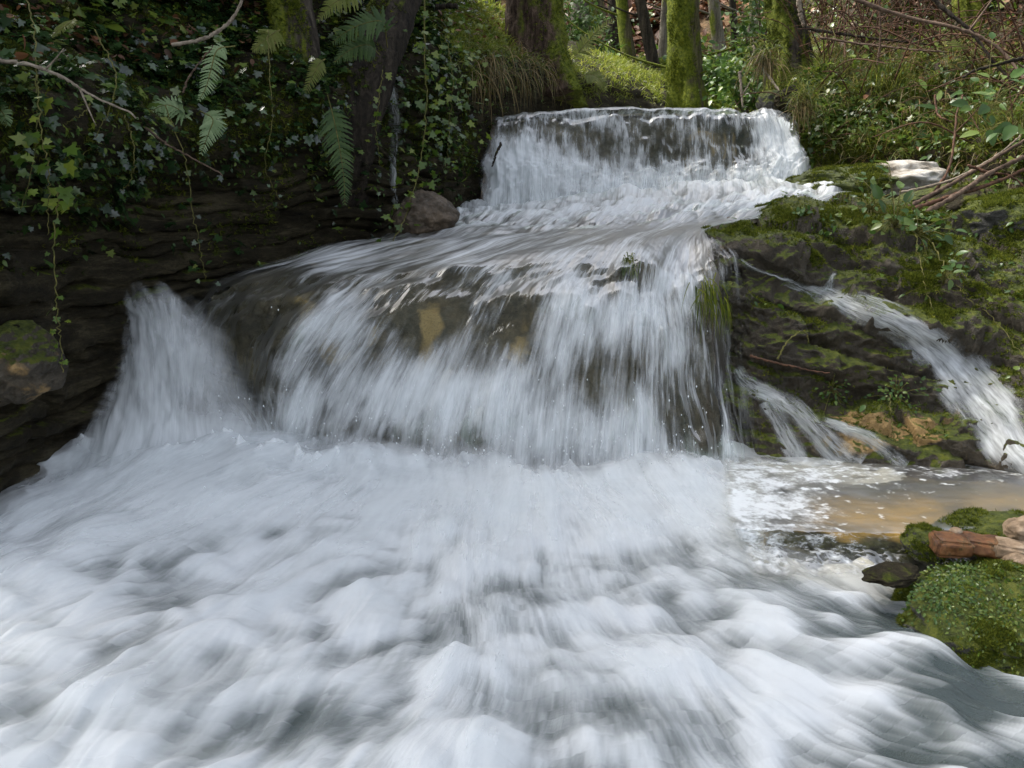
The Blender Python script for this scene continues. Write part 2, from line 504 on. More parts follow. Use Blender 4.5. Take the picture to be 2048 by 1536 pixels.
for k, (off, bias) in enumerate(((0.035, -0.16), (0.075, -0.24))):
    sl = slice(int(NV * 0.50), NV)
    l2 = fbm(v3(fu * 6 + 9 * k, fv * 1.8, 7 + k), 3, 20 + k) * 0.06 + fbm(v3(fu * 22, fv * 1.2, 9 + k), 2, 23 + k) * 0.02
    Gv = FALL + FN * (off * sstep(4.6, 6.5, vv) + off * 0.8 * sstep(6.5, 9, vv) + l2)[..., None]
    f2 = foam + bias + 0.10 * sstep(6, 8, vv)
    e2 = edge * sstep(4.6, 6.0, vv)
    fl2 = v3(fu + 3.3 * (k + 1), fv, k + 1)
    water_obj('water_veil', Gv[sl], f2[sl], fl2[sl], M['veil'], e2[sl], waterfall)

# the rock that the water runs over
bl = fbm(FALL * 3.0, 5, 31) * 0.10 + ridged(FALL * np.array([4, 4, 2]), 4, 35) * 0.05
Gb = FALL - FN * (0.035 + 0.03 * onfall)[..., None] + FN * (np.minimum(bl - 0.05, 0.02))[..., None]
sub = Gb[::2, :int(NU * .95):2]
tanb = (blob(855, 640, 34, 80, 0.35, 0.2) + blob(1045, 640, 26, 85, 0.4, 0.2) - blob(940, 640, 40, 90, .3) + blob(560, 610, 60, 40, .08))[::2, :int(NU * .95):2] * .58
o = tag(link('stream_bed', mesh('stream_bed', sub.reshape(-1, 3), grid_faces(*sub.shape[:2]), {'tan': tanb.reshape(-1)}), M['bed']), kind='structure')

# ------------------------------------------------------------------ upper waterfall
LIPZ = 1.965
rows = [
 [(-0.2,9.6,LIPZ),(0.5,9.5,LIPZ),(1.0,9.4,LIPZ),(1.6,9.4,LIPZ),(2.2,9.4,LIPZ),(2.7,9.4,LIPZ)],
 [(-0.2,8.0,LIPZ),(0.3,8.0,LIPZ),(1.0,8.0,LIPZ),(1.6,8.0,LIPZ),(2.1,8.0,LIPZ),(2.5,8.0,LIPZ)],
 [P(985,236,7.05),P(1080,224,7.0),P(1250,217,6.95),P(1400,216,6.95),P(1500,219,6.95),P(1556,224,7.0)],
 [P(978,256,6.86),P(1080,244,6.82),P(1250,236,6.78),P(1400,234,6.78),P(1505,237,6.78),P(1570,243,6.82)],
 [P(970,305,6.78),P(1080,295,6.74),P(1250,290,6.7),P(1400,290,6.7),P(1515,290,6.7),P(1588,296,6.74)],
 [P(962,365,6.66),P(1080,355,6.66),P(1250,350,6.64),P(1400,345,6.64),P(1520,340,6.62),P(1608,340,6.62)],
 [P(955,440,6.45),P(1080,425,6.48),P(1250,415,6.48),P(1400,405,6.48),P(1520,398,6.48),P(1625,390,6.42)],
]
nv, nu = 260, 300
UF = net(rows, nv, nu)
UN = grid_normals(UF)
if UN[nv // 2, nu // 2][1] > 0: UN = -UN
uu2, vv2 = np.meshgrid(np.linspace(0, 1, nu), np.linspace(0, 6, nv))
lu2, lv2 = 2.7, arc_lengths(UF)[1]
fu2, fv2 = uu2 * lu2, vv2 / 6 * lv2
px = project(UF)
on = sstep(2.0, 3.2, vv2)
dis = fbm(v3(fu2 * 4, fv2 * 1.5, 3.0), 3, 41) * 0.06 + fbm(v3(fu2 * 16, fv2 * 2.5, 6.0), 2, 44) * 0.02
burst = blob(1030, 330, 90, 70, 0.10) + blob(1570, 300, 50, 60, 0.08)
ripple = fbm(v3(fu2 * 9, fv2 * 3, 1.0), 3, 47) * 0.010
low = sstep(4.2, 5.4, vv2) * (0.06 + 0.10 * fbm(v3(fu2 * 7, fv2 * 3, 8.0), 3, 49))
Gu = UF + UN * (on * (dis + burst + low) + (1 - on) * ripple)[..., None] + np.array([0, 0, 1.0]) * (0.085 * fbm(v3(fu2 * 2.2, 0 * fv2, 5), 4, 54) * np.exp(-((vv2 - 2.2) / .9) ** 2))[..., None]
foam2 = 0.36 + 0.36 * fbm(v3(fu2 * 4, fv2 * 1.2, 3.0), 3, 53) + 0.27 * sstep(4.1, 5.2, vv2 + 0.8 * fbm(v3(fu2 * 3, 0 * fv2, 2.0), 2, 50))
foam2 += blob(1020, 340, 95, 60, 0.55) + blob(1585, 310, 60, 70, 0.5) + blob(1530, 270, 30, 50, 0.2)
foam2 -= blob(1420, 320, 70, 55, 0.16) + blob(1270, 285, 170, 38, 0.14) + blob(1490, 270, 22, 60, 0.25) + blob(1000, 262, 90, 16, 0.2)
foam2 -= 0.10 * (1 - sstep(1.8, 2.6, vv2))
rg2 = 0.05 * fbm(v3(fu2 * 9, fv2 * 3, 4), 3, 55)
ed2 = np.where(vv2 > 1.9, sstep(0, 0.06, uu2 + rg2) * (1 - sstep(0.93, 1.0, uu2 + rg2)), 1.0)
upper = water_obj('upper_waterfall', Gu, foam2, v3(fu2 + 11, fv2, 2.0), M['fall'], ed2)
Gv = UF + UN * (0.05 + dis * 1.4 + burst * 1.3 + low * 1.5)[..., None]
sl = slice(int(nv * 0.38), nv)
water_obj('water_veil', Gv[sl], (foam2 - 0.2)[sl], v3(fu2 + 17, fv2, 5.0)[sl], M['veil'], (ed2 * sstep(2.6, 3.6, vv2))[sl], upper)
Gb2 = UF - UN * (0.05 + 0.02 * on + 0.03 * fbm(UF * 5, 4, 52))[..., None]
tag(link('upper_bed', mesh('upper_bed', Gb2[::2, ::2].reshape(-1, 3), grid_faces(*Gb2[::2, ::2].shape[:2])), M['bed']), kind='structure')

# ------------------------------------------------------------------ plunge pool: foam drawn out along the current
NX, NY = 760, 640
xs = np.linspace(-2.7, 2.5, NX); ys = np.linspace(1.05, 3.85, NY)
X, Y = np.meshgrid(xs, ys)
warp = 0.25 * fbm(v3(X * 0.9, Y * 0.9, 0.5), 2, 60)
sw = 0.75 * fbm(v3(X * 1.5, Y * 1.5, 3.5), 2, 61) + 0.5 * fbm(v3(X * 0.7, Y * 0.7, 6.5), 1, 59)
ang = -np.pi / 2 + R(26) * np.clip((X + 0.2) / 0.9, -1, 0) + R(56) * sstep(0.05, 0.95, X + 0.25 * (2.4 - Y)) * (0.35 + 0.65 * (1 - sstep(2.3, 3.3, Y))) + sw
vx, vy = np.cos(ang), np.sin(ang)
def bil(A, x, y):
    gx = np.clip((x - xs[0]) / (xs[-1] - xs[0]) * (NX - 1), 0, NX - 1.001)
    gy = np.clip((y - ys[0]) / (ys[-1] - ys[0]) * (NY - 1), 0, NY - 1.001)
    i, j = gx.astype(int), gy.astype(int); a, b = gx - i, gy - j
    return (A[j, i] * (1 - a) + A[j, i + 1] * a) * (1 - b) + (A[j + 1, i] * (1 - a) + A[j + 1, i + 1] * a) * b
def along(A, length, n=24):
    """average of A along the current: how the water draws the foam out into strands"""
    out = A.copy(); w = 1.0
    for sgn in (1, -1):
        x, y = X.copy(), Y.copy()
        for k in range(n):
            sx, sy = bil(vx, x, y), bil(vy, x, y)
            x = x + sgn * sx * length / n; y = y + sgn * sy * length / n
            wt = 1 - (k + 1) / (n + 1)
            out += bil(A, x, y) * wt
            w += wt / 2
    return out / (2 * w - 1)
def soften(A, k, n=2):
    for _ in range(n):
        for ax in (0, 1):
            c = np.cumsum(np.pad(A, [(k + 1, k) if i == ax else (0, 0) for i in (0, 1)], mode='edge'), axis=ax)
            A = (np.take(c, range(2 * k + 1, c.shape[ax]), ax) - np.take(c, range(0, c.shape[ax] - 2 * k - 1), ax)) / (2 * k + 1)
    return A
# where the water at each place came from: streamline coordinates
tx, ty, tl = X.copy(), Y.copy(), np.zeros_like(X)
for _ in range(75):
    go = (ty < 3.84).astype(float) * 0.04
    sx, sy = bil(vx, tx, ty), bil(vy, tx, ty)
    tx -= sx * go; ty -= sy * go; tl += go
stream = v3(tx * 1.15, tl, 0)
q = v3(X, Y, 0) + 0.09 * np.stack([fbm(v3(X * 2.5, Y * 2.5, 5.0), 2, 62), fbm(v3(X * 2.5, Y * 2.5, 9.0), 2, 63), 0 * X], -1)
near = 1 - sstep(2.2, 3.3, Y)
q2 = q + 0.05 * np.stack([fbm(v3(X * 7, Y * 7, 15.0), 2, 82), fbm(v3(X * 7, Y * 7, 19.0), 2, 83), 0 * X], -1)
puff = 0.32 + billow(q2 * np.array([3.6, 4.2, 1]), 2, 64, 0.35)                # rounded heaps with creases between
puff2 = 0.36 + billow(q2 * np.array([8.0, 9.0, 1]), 2, 68, 0.35)
big = fbm(q * 1.5, 2, 70)
fine = along(rng.random((NY, NX)), 0.16, 22); fine = (fine - fine.mean()) / fine.std()
mid = along(perlin(v3(X * 45, Y * 45, 0.7), 71), 0.26, 22); mid = mid / mid.std()
strand = along(perlin(v3(X * 16, Y * 16, 0.2), 72), 0.36, 24); strand = strand / strand.std()
puffs = along(soften(puff, 3), 0.05, 8)
puff2s = along(soften(puff2, 2), 0.035, 8)
hill = 0.07 * np.exp(-((Y - 3.35 + 0.06 * X) / 0.5) ** 2) + 0.07 * np.exp(-(((X + 1.25) / 0.55) ** 2 + ((Y - 3.3) / 0.4) ** 2))
hill = hill * (1 - 0.75 * sstep(0.75, 1.15, X)) * (1 + 0.5 * fbm(v3(X * 2.2, Y * 1.2, 4.0), 3, 74))
foot = np.exp(-((Y - 3.42) / 0.22) ** 2)
splash = (0.09 + 0.10 * sstep(0.2, -0.6, X)) * (1 - billow(v3(X * 4.2, Y * 4.2, 7.0), 3, 73) - .55) * foot + 0.045 * fbm(v3(X * 13, Y * 13, 1.0), 4, 77, .6) * foot
Zp = hill + splash + 0.08 * big * (.4 + .6 * near) + 0.062 * (puffs - 0.68) * (0.4 + 0.6 * near) + 0.032 * (puff2s - 0.7) * (.35 + .65 * near) + 0.0035 * strand + 0.0016 * mid + 0.0007 * fine
def dome(cx, cy, rx, ry, h, ang=0.0):
    # one heap of foam rolling over: steep rim, round top
    b = PZ(cx, cy, 0.03); k = b[1] / FPX
    dx_, dy_ = X - b[0], (Y - b[1])
    c_, s_ = math.cos(ang), math.sin(ang)
    d_ = np.sqrt(((dx_ * c_ + dy_ * s_) / (rx * k)) ** 2 + ((-dx_ * s_ + dy_ * c_) / (ry * k)) ** 2) + 0.12 * fbm(v3(X * 9, Y * 9, cx), 2, 57)
    return h * np.sqrt(np.clip(1 - d_ ** 2, 0, 1))
domes = np.zeros_like(X)
for a_ in [(930,1335,105,130,.075,0), (820,1300,75,100,.05,.3), (1010,1225,150,110,.05,0), (690,1400,120,150,.06,-.2), (890,1480,170,150,.07,.1),
           (560,1330,150,150,.05,-.3), (1160,1330,120,120,.05,.2), (1530,1235,120,70,.055,-.5), (1480,1150,120,70,.05,-.3), (1650,1300,130,80,.05,-.6),
           (1400,1350,130,90,.05,-.5), (1850,1400,120,90,.05,-.8), (380,1250,170,140,.05,-.4), (250,1420,190,160,.06,-.4), (1240,1470,150,110,.06,.2), (1560,1450,170,100,.05,-.6), (1300,1180,140,80,.04,-.3)]:
    domes = np.maximum(domes, dome(*a_))
domes = along(soften(domes, 6), 0.035, 6)
Zp = Zp + 0.5 * domes
px = project(v3(X, Y, 0 * X))
patch = along(fbm(v3(X * 3.6, Y * 4.2, 3.3), 3, 79), 0.07, 10)
foam3 = 0.63 + 0.20 * (1 - near) + (0.4 + 0.65 * near) * (puffs - 0.66) + 0.55 * (puff2s - .68) + 0.035 * strand + 0.05 * mid + 0.03 * fine + 0.25 * big + (0.75 + 0.2 * near) * patch + 2.2 * (domes - .02) * near - 0.20 * sstep(1350, 1900, px[..., 0]) * sstep(1080, 1250, px[..., 1])
foam3 += 0.25 * sstep(2.6, 3.1, Y)
foam3 -= 0.30 * sstep(0, 1, np.clip((px[..., 0] - 1600 - (1250 - px[..., 1]) * 0.2) / 330, 0, 1)) * sstep(1080, 1200, px[..., 1])
foam3 -= blob(1600, 1130, 180, 50, 0.3) + blob(1530, 1010, 70, 50, 0.2) + blob(920, 1340, 70, 60, 0.3) + blob(1500, 1210, 90, 40, 0.28) + blob(1640, 1220, 60, 30, 0.25)
foam3 -= blob(650, 1450, 120, 60, 0.22) + blob(800, 1300, 60, 60, 0.22) + blob(1250, 1420, 200, 90, 0.2) + blob(1150, 1190, 150, 25, 0.12) + blob(1000, 1500, 90, 40, .15)
# where the falling water plunges in, foam and curtain break into each other
_b = int(8.0 / 9 * (NV - 1))
_o = np.argsort(FALL[_b, :, 0])
yb = np.interp(X, FALL[_b, _o, 0], FALL[_b, _o, 1])
rag3 = 0.16 * fbm(v3(X * 5, Y * 3, 1.0), 3, 56) + 0.10 * fbm(v3(X * 22, Y * 4, 2.0), 2, 58)
inside = sstep(-0.30, -0.02, Y - yb + rag3) * sstep(-1.05, -.85, X) * (1 - sstep(.95, 1.05, X))
pool = water_obj('pool_water', v3(X, Y, Zp), foam3, stream, M['pool'], 1 - inside)
for k, (off, kk) in enumerate(((0.020, 6), (0.042, 11))):
    Zv = soften(Zp, kk)[::2, ::2] + off + 0.012 * fbm(v3(X * 5, Y * 5, 3 + k), 3, 76)[::2, ::2]
    fv_ = (0.36 + 0.10 * (1 - near) + 0.4 * (soften(foam3, 4) - .8) + 0.55 * fbm(v3(X * 2.6, Y * 2.6, k), 2, 78 + k) + 0.10 * strand + 0.05 * mid)[::2, ::2]
    ev = ((1 - sstep(1500, 1800, px[..., 0] + .2 * (px[..., 1] - 1100))) * (.72 - .30 * near))[::2, ::2]
    ev = ev * (1 - .8 * inside[::2, ::2])
    water_obj('foam_veil', v3(X[::2, ::2], Y[::2, ::2], Zv), fv_, (stream + np.array([k + 3.0, 0, k + 1]))[::2, ::2], M['mist'], ev, pool)
# drops flung up where the fall lands
V_, F_ = [], []
bm = bmesh.new(); bmesh.ops.create_icosphere(bm, subdivisions=1, radius=1)
dv = np.array([v.co[:] for v in bm.verts]); df = np.array([[v.index for v in f.verts] for f in bm.faces]); bm.free()
rd_ = np.random.default_rng(3)
dp = np.stack([rd_.uniform(-1.3, 1.0, 320), rd_.normal(3.3, .18, 320), .12 + rd_.exponential(.13, 320)], -1)
ds = .0012 + .0022 * rd_.random(320) ** 2
dV = dv[None] * ds[:, None, None] * np.array([1, 1, 1.8]) + dp[:, None]
me_ = mesh('spray_drops', dV.reshape(-1, 3), (df[None] + (np.arange(320) * len(dv))[:, None, None]).reshape(-1, 3))
tt = NT('water_drop')
tag(link('spray_drops', me_, tt.done(tt.bsdf((.8, .83, .85), .15, None, .5))), kind='stuff')
# pool bed below
bx, by = np.meshgrid(np.linspace(-3.2, 3.4, 120), np.linspace(0.4, 4.2, 80))
bz = -0.28 + 0.10 * fbm(v3(bx * 2, by * 2, 1.0), 4, 77)
tag(link('pool_bed', mesh('pool_bed', v3(bx, by, bz).reshape(-1, 3), grid_faces(80, 120)), M['bed']), kind='structure')

# ------------------------------------------------------------------ jet of water thrown down off the left wall
rows = [
 [(262,596,4.0),(300,588,3.98),(345,598,3.98),(430,650,4.0)],
 [(284,645,3.95),(318,640,3.88),(362,648,3.88),(455,700,3.92)],
 [(266,722,3.82),(318,722,3.76),(376,724,3.78),(500,770,3.84)],
 [(238,805,3.70),(305,802,3.64),(390,805,3.68),(550,832,3.74)],
 [(190,885,3.56),(285,885,3.48),(400,885,3.54),(600,900,3.60)],
 [(95,990,3.33),(250,1000,3.20),(420,1000,3.25),(585,1000,3.42)],
 [(0,1075,3.12),(220,1110,2.95),(430,1110,3.05),(620,1110,3.2)],
]
nv, nu = 220, 200
JT = netP(rows, nv, nu)
JN = grid_normals(JT)
if JN[nv // 2, nu // 2][1] > 0: JN = -JN
uj, vj = np.meshgrid(np.linspace(0, 1, nu), np.linspace(0, 6, nv))
wj = 0.35 + 0.15 * vj
fuj, fvj = (uj - .5) * wj, vj * 0.22
foamj = 0.64 + 0.28 * sstep(2.5, 5, vj) + 0.35 * fbm(v3(uj * 3, vj * .8, 4), 3, 81) - 0.25 * np.exp(-((uj - .72) / .12) ** 2 - ((vj - 1.6) / 1.3) ** 2) + 0.12 * fbm(v3(uj * 5, vj * 1.2, 0), 3, 80)
rag = 0.06 * fbm(v3(uj * 3, vj * 6, 2), 3, 84)
edj = sstep(0.0, 0.16, uj + rag) * (1 - sstep(0.66, 1.0, uj + rag)) * sstep(0.0, 0.9, vj + 0.8 * fbm(v3(uj * 8, vj, 3), 2, 85)) * (1 - sstep(5.2, 6, vj))
jet = None
for k, (off, bias) in enumerate(((0.0, 0.0), (0.05, -0.12), (0.10, -0.2))):
    l2 = fbm(v3(fuj * 7 + 5 * k, fvj * 3, k), 3, 86 + k) * 0.06
    Gj = JT + JN * (off + l2)[..., None]
    ojt = water_obj('water_jet' if k == 0 else 'water_veil', Gj, foamj + bias, v3(fuj + 2 * k, fvj, k), M['jet'], edj, jet)
    jet = jet or ojt
# ------------------------------------------------------------------ left cliff and bank
rows = [
 [(-300,-260,4.4),(0,-260,5.2),(200,-260,5.8),(400,-260,6.4),(600,-260,7.0),(760,-200,7.6),(880,-60,8.6),(960,10,9.4),(1060,62,10.4),(1200,108,11.8),(1330,150,13.2)],
 [(-300,50,3.2),(0,50,4.0),(200,50,4.6),(400,50,5.2),(600,50,5.7),(760,50,6.3),(880,45,7.2),(960,70,7.9),(1060,108,8.7),(1200,132,9.9),(1330,178,11.1)],
 [(-300,220,2.7),(0,220,3.4),(200,230,4.0),(400,230,4.6),(600,180,5.2),(760,140,5.75),(880,120,6.45),(960,118,7.05),(1060,138,7.75),(1200,160,8.9),(1330,203,10.2)],
 [(-300,380,2.55),(0,370,3.22),(200,370,3.85),(400,350,4.5),(600,300,5.05),(760,260,5.6),(880,220,6.3),(960,205,6.9),(1060,186,7.7),(1200,188,8.8),(1330,212,10.0)],
 [(-300,600,2.55),(0,560,3.12),(200,530,3.78),(400,480,4.48),(600,410,5.0),(760,370,5.55),(880,330,6.2),(960,300,6.82),(1060,225,7.65),(1200,212,8.7),(1330,222,9.8)],
 [(-300,900,2.5),(0,800,3.02),(200,700,3.78),(400,580,4.5),(600,480,5.02),(760,450,5.55),(880,420,6.2),(960,390,6.82),(1060,280,7.6),(1200,240,8.6),(1330,240,9.7)],
 [(-300,1300,2.4),(0,1110,2.92),(200,1010,3.72),(400,800,4.5),(600,660,5.02),(760,590,5.55),(880,540,6.2),(960,500,6.82),(1060,420,7.6),(1200,300,8.5),(1330,270,9.6)],
]
nv, nu = 420, 520
LB = netP(rows, nv, nu)
LN = grid_normals(LB)
if LN[nv // 2, nu // 4] @ np.array([.5, -1, 0]) < 0: LN = -LN
ul, vl = np.meshgrid(np.linspace(0, 10, nu), np.linspace(0, 6, nv))
rockz = sstep(2.6, 3.2, vl) * (1 - sstep(5.6, 7.0, ul))
zz = LB[..., 2] + 0.16 * fbm(LB * 1.1, 4, 90) - 0.06 * LB[..., 0]
lay = (zz + 0.05 * perlin(v3(zz * 5, 0 * zz, 0 * zz), 97)) / 0.075
fr = lay - np.floor(lay)
hsh = perlin(v3(np.floor(lay) * 0.73 + 0.4, LB[..., 0] * 1.2, LB[..., 1] * 1.2), 91)
led = (0.10 * hsh + 0.022 * sstep(0.0, 0.25, fr) * (1 - sstep(0.75, 1.0, fr))) * sstep(-.45, .25, fbm(LB * 1.8, 3, 98))
crack = np.exp(-(np.minimum(fr, 1 - fr) / 0.16) ** 2) * sstep(-.2, .3, perlin(v3(np.floor(lay + .5) * 1.7, LB[..., 0] * 2.2, LB[..., 1] * 2.2), 99))
sal = LB[..., 0] * .6 + LB[..., 1] * .8
L_ = np.floor(lay).astype(int)
seg = np.floor(sal * (1.6 + .9 * ((L_ * 37) % 5) / 5) + (L_ * 0.37) % 1).astype(int)
blk = (_perm[(_perm[L_ & 1023] + seg) & 1023] / 1024.0 - .5) * 0.085
led = led * .6 - 0.045 * crack + blk
d = fbm(LB * 1.5, 5, 92) * 0.16 + rockz * led + (1 - rockz) * ridged(LB * 4, 4, 95) * 0.06
d += 0.13 * np.exp(-((vl - 2.3) / 0.5) ** 2) * (1 - sstep(7, 9, ul))         # brow that overhangs the wall
d = d * (1 - 0.5 * sstep(7, 9, ul))
LBd = LB + LN * d[..., None]
cl = link('cliff', mesh('cliff', LBd.reshape(-1, 3), grid_faces(nv, nu)), M['cliff'])
tag(cl, kind='structure')
S_left = Surf(LBd[::2, ::2], grid_faces(nv // 2, nu // 2))

# ------------------------------------------------------------------ right ledges beside the lower fall
rows = [
 [(1390,470,5.3),(1500,432,5.25),(1620,412,5.3),(1750,405,5.45),(1850,405,5.3),(1960,425,5.1),(2200,440,4.8)],
 [(1412,478,4.45),(1510,445,4.5),(1620,432,4.55),(1750,430,4.6),(1850,440,4.5),(1965,475,4.4),(2200,500,4.1)],
 [(1425,518,4.22),(1530,510,4.12),(1640,510,4.17),(1750,510,4.22),(1860,530,4.15),(1975,560,4.08),(2200,570,3.85)],
 [(1440,555,4.14),(1540,568,4.02),(1640,585,4.02),(1760,610,4.05),(1870,620,3.98),(1985,625,3.94),(2200,640,3.7)],
 [(1448,610,4.04),(1550,600,3.90),(1650,612,3.85),(1780,655,3.8),(1880,690,3.76),(1990,710,3.74),(2200,720,3.45)],
 [(1450,690,3.98),(1560,690,3.84),(1660,690,3.78),(1780,715,3.70),(1880,760,3.62),(1990,790,3.55),(2200,800,3.2)],
 [(1448,780,3.88),(1560,780,3.75),(1670,785,3.70),(1780,795,3.63),(1880,815,3.53),(1990,845,3.42),(2200,870,3.1)],
 [(1446,850,3.80),(1570,850,3.62),(1680,830,3.58),(1790,835,3.50),(1880,850,3.43),(1990,890,3.33),(2200,910,3.0)],
 [(1446,930,3.70),(1600,925,3.48),(1700,920,3.42),(1800,922,3.37),(1900,925,3.32),(2000,938,3.24),(2200,950,2.95)],
 [(1446,1050,3.60),(1600,1050,3.38),(1700,1050,3.32),(1800,1050,3.27),(1900,1050,3.22),(2000,1060,3.15),(2200,1080,2.85)],
]
rows = [r + [(r[-1][0] + 500, r[-1][1] + 15, r[-1][2] - .45)] for r in rows]       # on past the edge of the view
nv, nu = 300, 340
RB = netP(rows, nv, nu)
RN = grid_normals(RB)
if RN[nv // 2, nu // 2] @ np.array([-.3, -1, .3]) < 0: RN = -RN
rz = (RB[..., 2] + .10 * fbm(RB * 1.2, 3, 106) + .25 * RB[..., 0]) / .15
rl = np.floor(rz).astype(int); rf = rz - rl
rs = np.floor(RB[..., 0] * 2.0 + (rl * .37) % 1 + .3 * fbm(RB * 2, 2, 107)).astype(int)
rblk = (_perm[(_perm[rl & 1023] + rs) & 1023] / 1024.0 - .5) * 0.09 + 0.03 * sstep(0, .3, rf) * (1 - sstep(.7, 1, rf))
RBd = RB + RN * (rblk + fbm(RB * np.array([2.5, 2.5, 4]), 5, 101) * 0.13 + ridged(RB * np.array([2.2, 2.2, 5]) + 0.6 * fbm(RB * 2, 2, 108)[..., None], 4, 104, .6) * 0.075 + fbm(RB * 14, 4, 109, .6) * 0.025 - 0.055)[..., None]
px = project(RB)
tanr = blob(1830, 865, 130, 42, 0.35) + blob(1690, 835, 60, 18, 0.3) + blob(1720, 900, 80, 25, .15) - 0.08
rb = link('rock_ledge', mesh('rock_ledge', RBd.reshape(-1, 3), grid_faces(nv, nu), {'tan': tanr.reshape(-1)}), M['ledge'])
tag(rb, kind='structure')
S_right = Surf(RBd[::2, ::2], grid_faces(nv // 2, nu // 2))

# ------------------------------------------------------------------ right bank above
rows = [
 [(1500,-200,13),(1700,-200,10),(1850,-200,8.6),(2000,-200,7.6),(2300,-200,6.2)],
 [(1570,60,10.2),(1700,60,8.6),(1850,60,7.7),(2000,60,7.0),(2300,60,5.7)],
 [(1585,150,8.2),(1700,150,7.5),(1850,150,7.0),(2000,160,6.4),(2300,170,5.3)],
 [(1590,225,7.3),(1700,230,6.9),(1850,240,6.5),(2000,250,6.0),(2300,270,5.0)],
 [(1600,300,6.95),(1700,300,6.62),(1850,300,6.25),(2000,310,5.75),(2300,330,4.85)],
 [(1612,350,6.85),(1700,345,6.62),(1850,345,6.28),(2000,360,5.7),(2300,380,4.8)],
 [(1640,440,6.7),(1720,440,6.3),(1850,450,5.8),(2000,450,5.4),(2300,470,4.6)],
]
rows = [r + [(r[-1][0] + 500, r[-1][1] + 15, r[-1][2] - .6), (r[-1][0] + 1100, r[-1][1] + 30, r[-1][2] - 1.4)] for r in rows]
nv, nu = 220, 330
RK = netP(rows, nv, nu)
KN = grid_normals(RK)
if KN[nv // 2, nu // 2] @ np.array([-.5, -1, .3]) < 0: KN = -KN
RKd = RK + KN * (fbm(RK * 1.6, 4, 111) * 0.22 + ridged(RK * 5, 3, 115) * 0.05)[..., None]
tag(link('bank', mesh('bank', RKd.reshape(-1, 3), grid_faces(nv, nu)), M['soil']), kind='structure')
S_bank = Surf(RKd[::2, ::2], grid_faces(nv // 2, nu // 2))

# ------------------------------------------------------------------ forest floor and the hill behind
t = NT('forest_floor')
p = t.pos()
c = t.ramp(t.noise(p, 0.8, 6, 0.7, 0.4), [(0.32, (0.10, 0.115, 0.04)), (0.44, (0.22, 0.15, 0.08)), (0.58, (0.38, 0.21, 0.11)), (0.72, (0.16, 0.20, 0.06))])  # hill colours lightened, distance haze put into the albedo
c = t.mix(t.step(0.4, 0.7, t.noise(p, 14, 4, 0.8)), c, (0.03, 0.026, 0.014))
yy = t.n('ShaderNodeSeparateXYZ', {0: p}).outputs[1]
g = t.ramp(t.noise(p, 9, 5, 0.75), [(0.3, (0.10, 0.13, 0.02)), (0.55, (0.24, 0.29, 0.04)), (0.75, (0.36, 0.36, 0.08))])
c = t.mix(t.step(14.2, 13.2, yy), c, g)
M['floor'] = t.done(t.bsdf(c, 0.9, t.bump(t.noise(p, 18, 5, 0.8), 0.8, 0.06), 0.2))
gx, gy = np.meshgrid(np.linspace(-16, 22, 260), np.concatenate([np.linspace(9.3, 18, 120), np.linspace(18.3, 46, 70)]))
chan = np.exp(-((gx - 1.3 - 0.25 * (gy - 9)) / 1.1) ** 2) * (1 - sstep(10, 13.5, gy))
gz = 2.25 + 0.26 * np.clip(gy - 9.6, 0, 4.2) + 0.62 * np.clip(gy - 13.8, 0, 60) + 0.25 * np.clip(gx - 3.0, 0, 10) * (1 - sstep(14, 20, gy)) + 0.1 * np.clip(-gx, 0, 10)
gz += fbm(v3(gx * .5, gy * .5, 0), 4, 121) * 0.5 + fbm(v3(gx * 2.2, gy * 2.2, 0), 3, 125) * 0.10
gz -= 0.55 * chan
FLOOR = v3(gx, gy, gz)
tag(link('hillside', mesh('hillside', FLOOR.reshape(-1, 3), grid_faces(*gx.shape)), M['floor']), kind='structure')
S_floor = Surf(FLOOR, grid_faces(*gx.shape))

# ------------------------------------------------------------------ right shallow pool and its low step
SZ = 0.12
rows = [
 [(1440,915,3.60),(1560,915,3.60),(1700,912,3.56),(1850,915,3.5),(2000,925,3.40),(2250,935,3.2)],
 [(1440,945,3.20),(1560,950,3.16),(1700,950,3.15),(1850,950,3.14),(2000,955,3.1),(2250,960,3.0)],
 [(1440,1000,2.86),(1560,1005,2.83),(1700,1005,2.83),(1850,1005,2.83),(2000,1005,2.83),(2250,1010,2.8)],
 [(1450,1045,2.61),(1570,1052,2.58),(1700,1055,2.57),(1830,1055,2.57),(2000,1045,2.6),(2250,1040,2.62)],
 [(1465,1066,2.56),(1580,1072,2.53),(1700,1074,2.52),(1840,1076,2.52),(2000,1090,2.5),(2250,1100,2.48)],
 [(1480,1092,2.54),(1590,1098,2.51),(1700,1100,2.50),(1850,1104,2.5),(2000,1120,2.48),(2250,1130,2.46)],
 [(1490,1125,2.45),(1600,1130,2.44),(1700,1130,2.43),(1850,1140,2.42),(2000,1160,2.40),(2250,1180,2.38)],
 [(1500,1160,2.33),(1610,1160,2.32),(1720,1160,2.31),(1860,1170,2.30),(2000,1190,2.28),(2250,1210,2.26)],
]
rows = [r + [(r[-1][0] + 450, r[-1][1] + 8, r[-1][2] - .1)] for r in rows]
nv, nu = 240, 370
SH = netP(rows, nv, nu)
us, vs = np.meshgrid(np.linspace(0, 6, nu), np.linspace(0, 7, nv))
fx, fy = SH[..., 0], SH[..., 1]
flat = 1 - sstep(3.2, 3.8, vs)
SH[..., 2] += 0.004 * fbm(v3(fx * 9, fy * 12, 0), 3, 131) + 0.02 * (1 - flat) * fbm(v3(fx * 16, vs, 0), 3, 134)
px = project(SH)
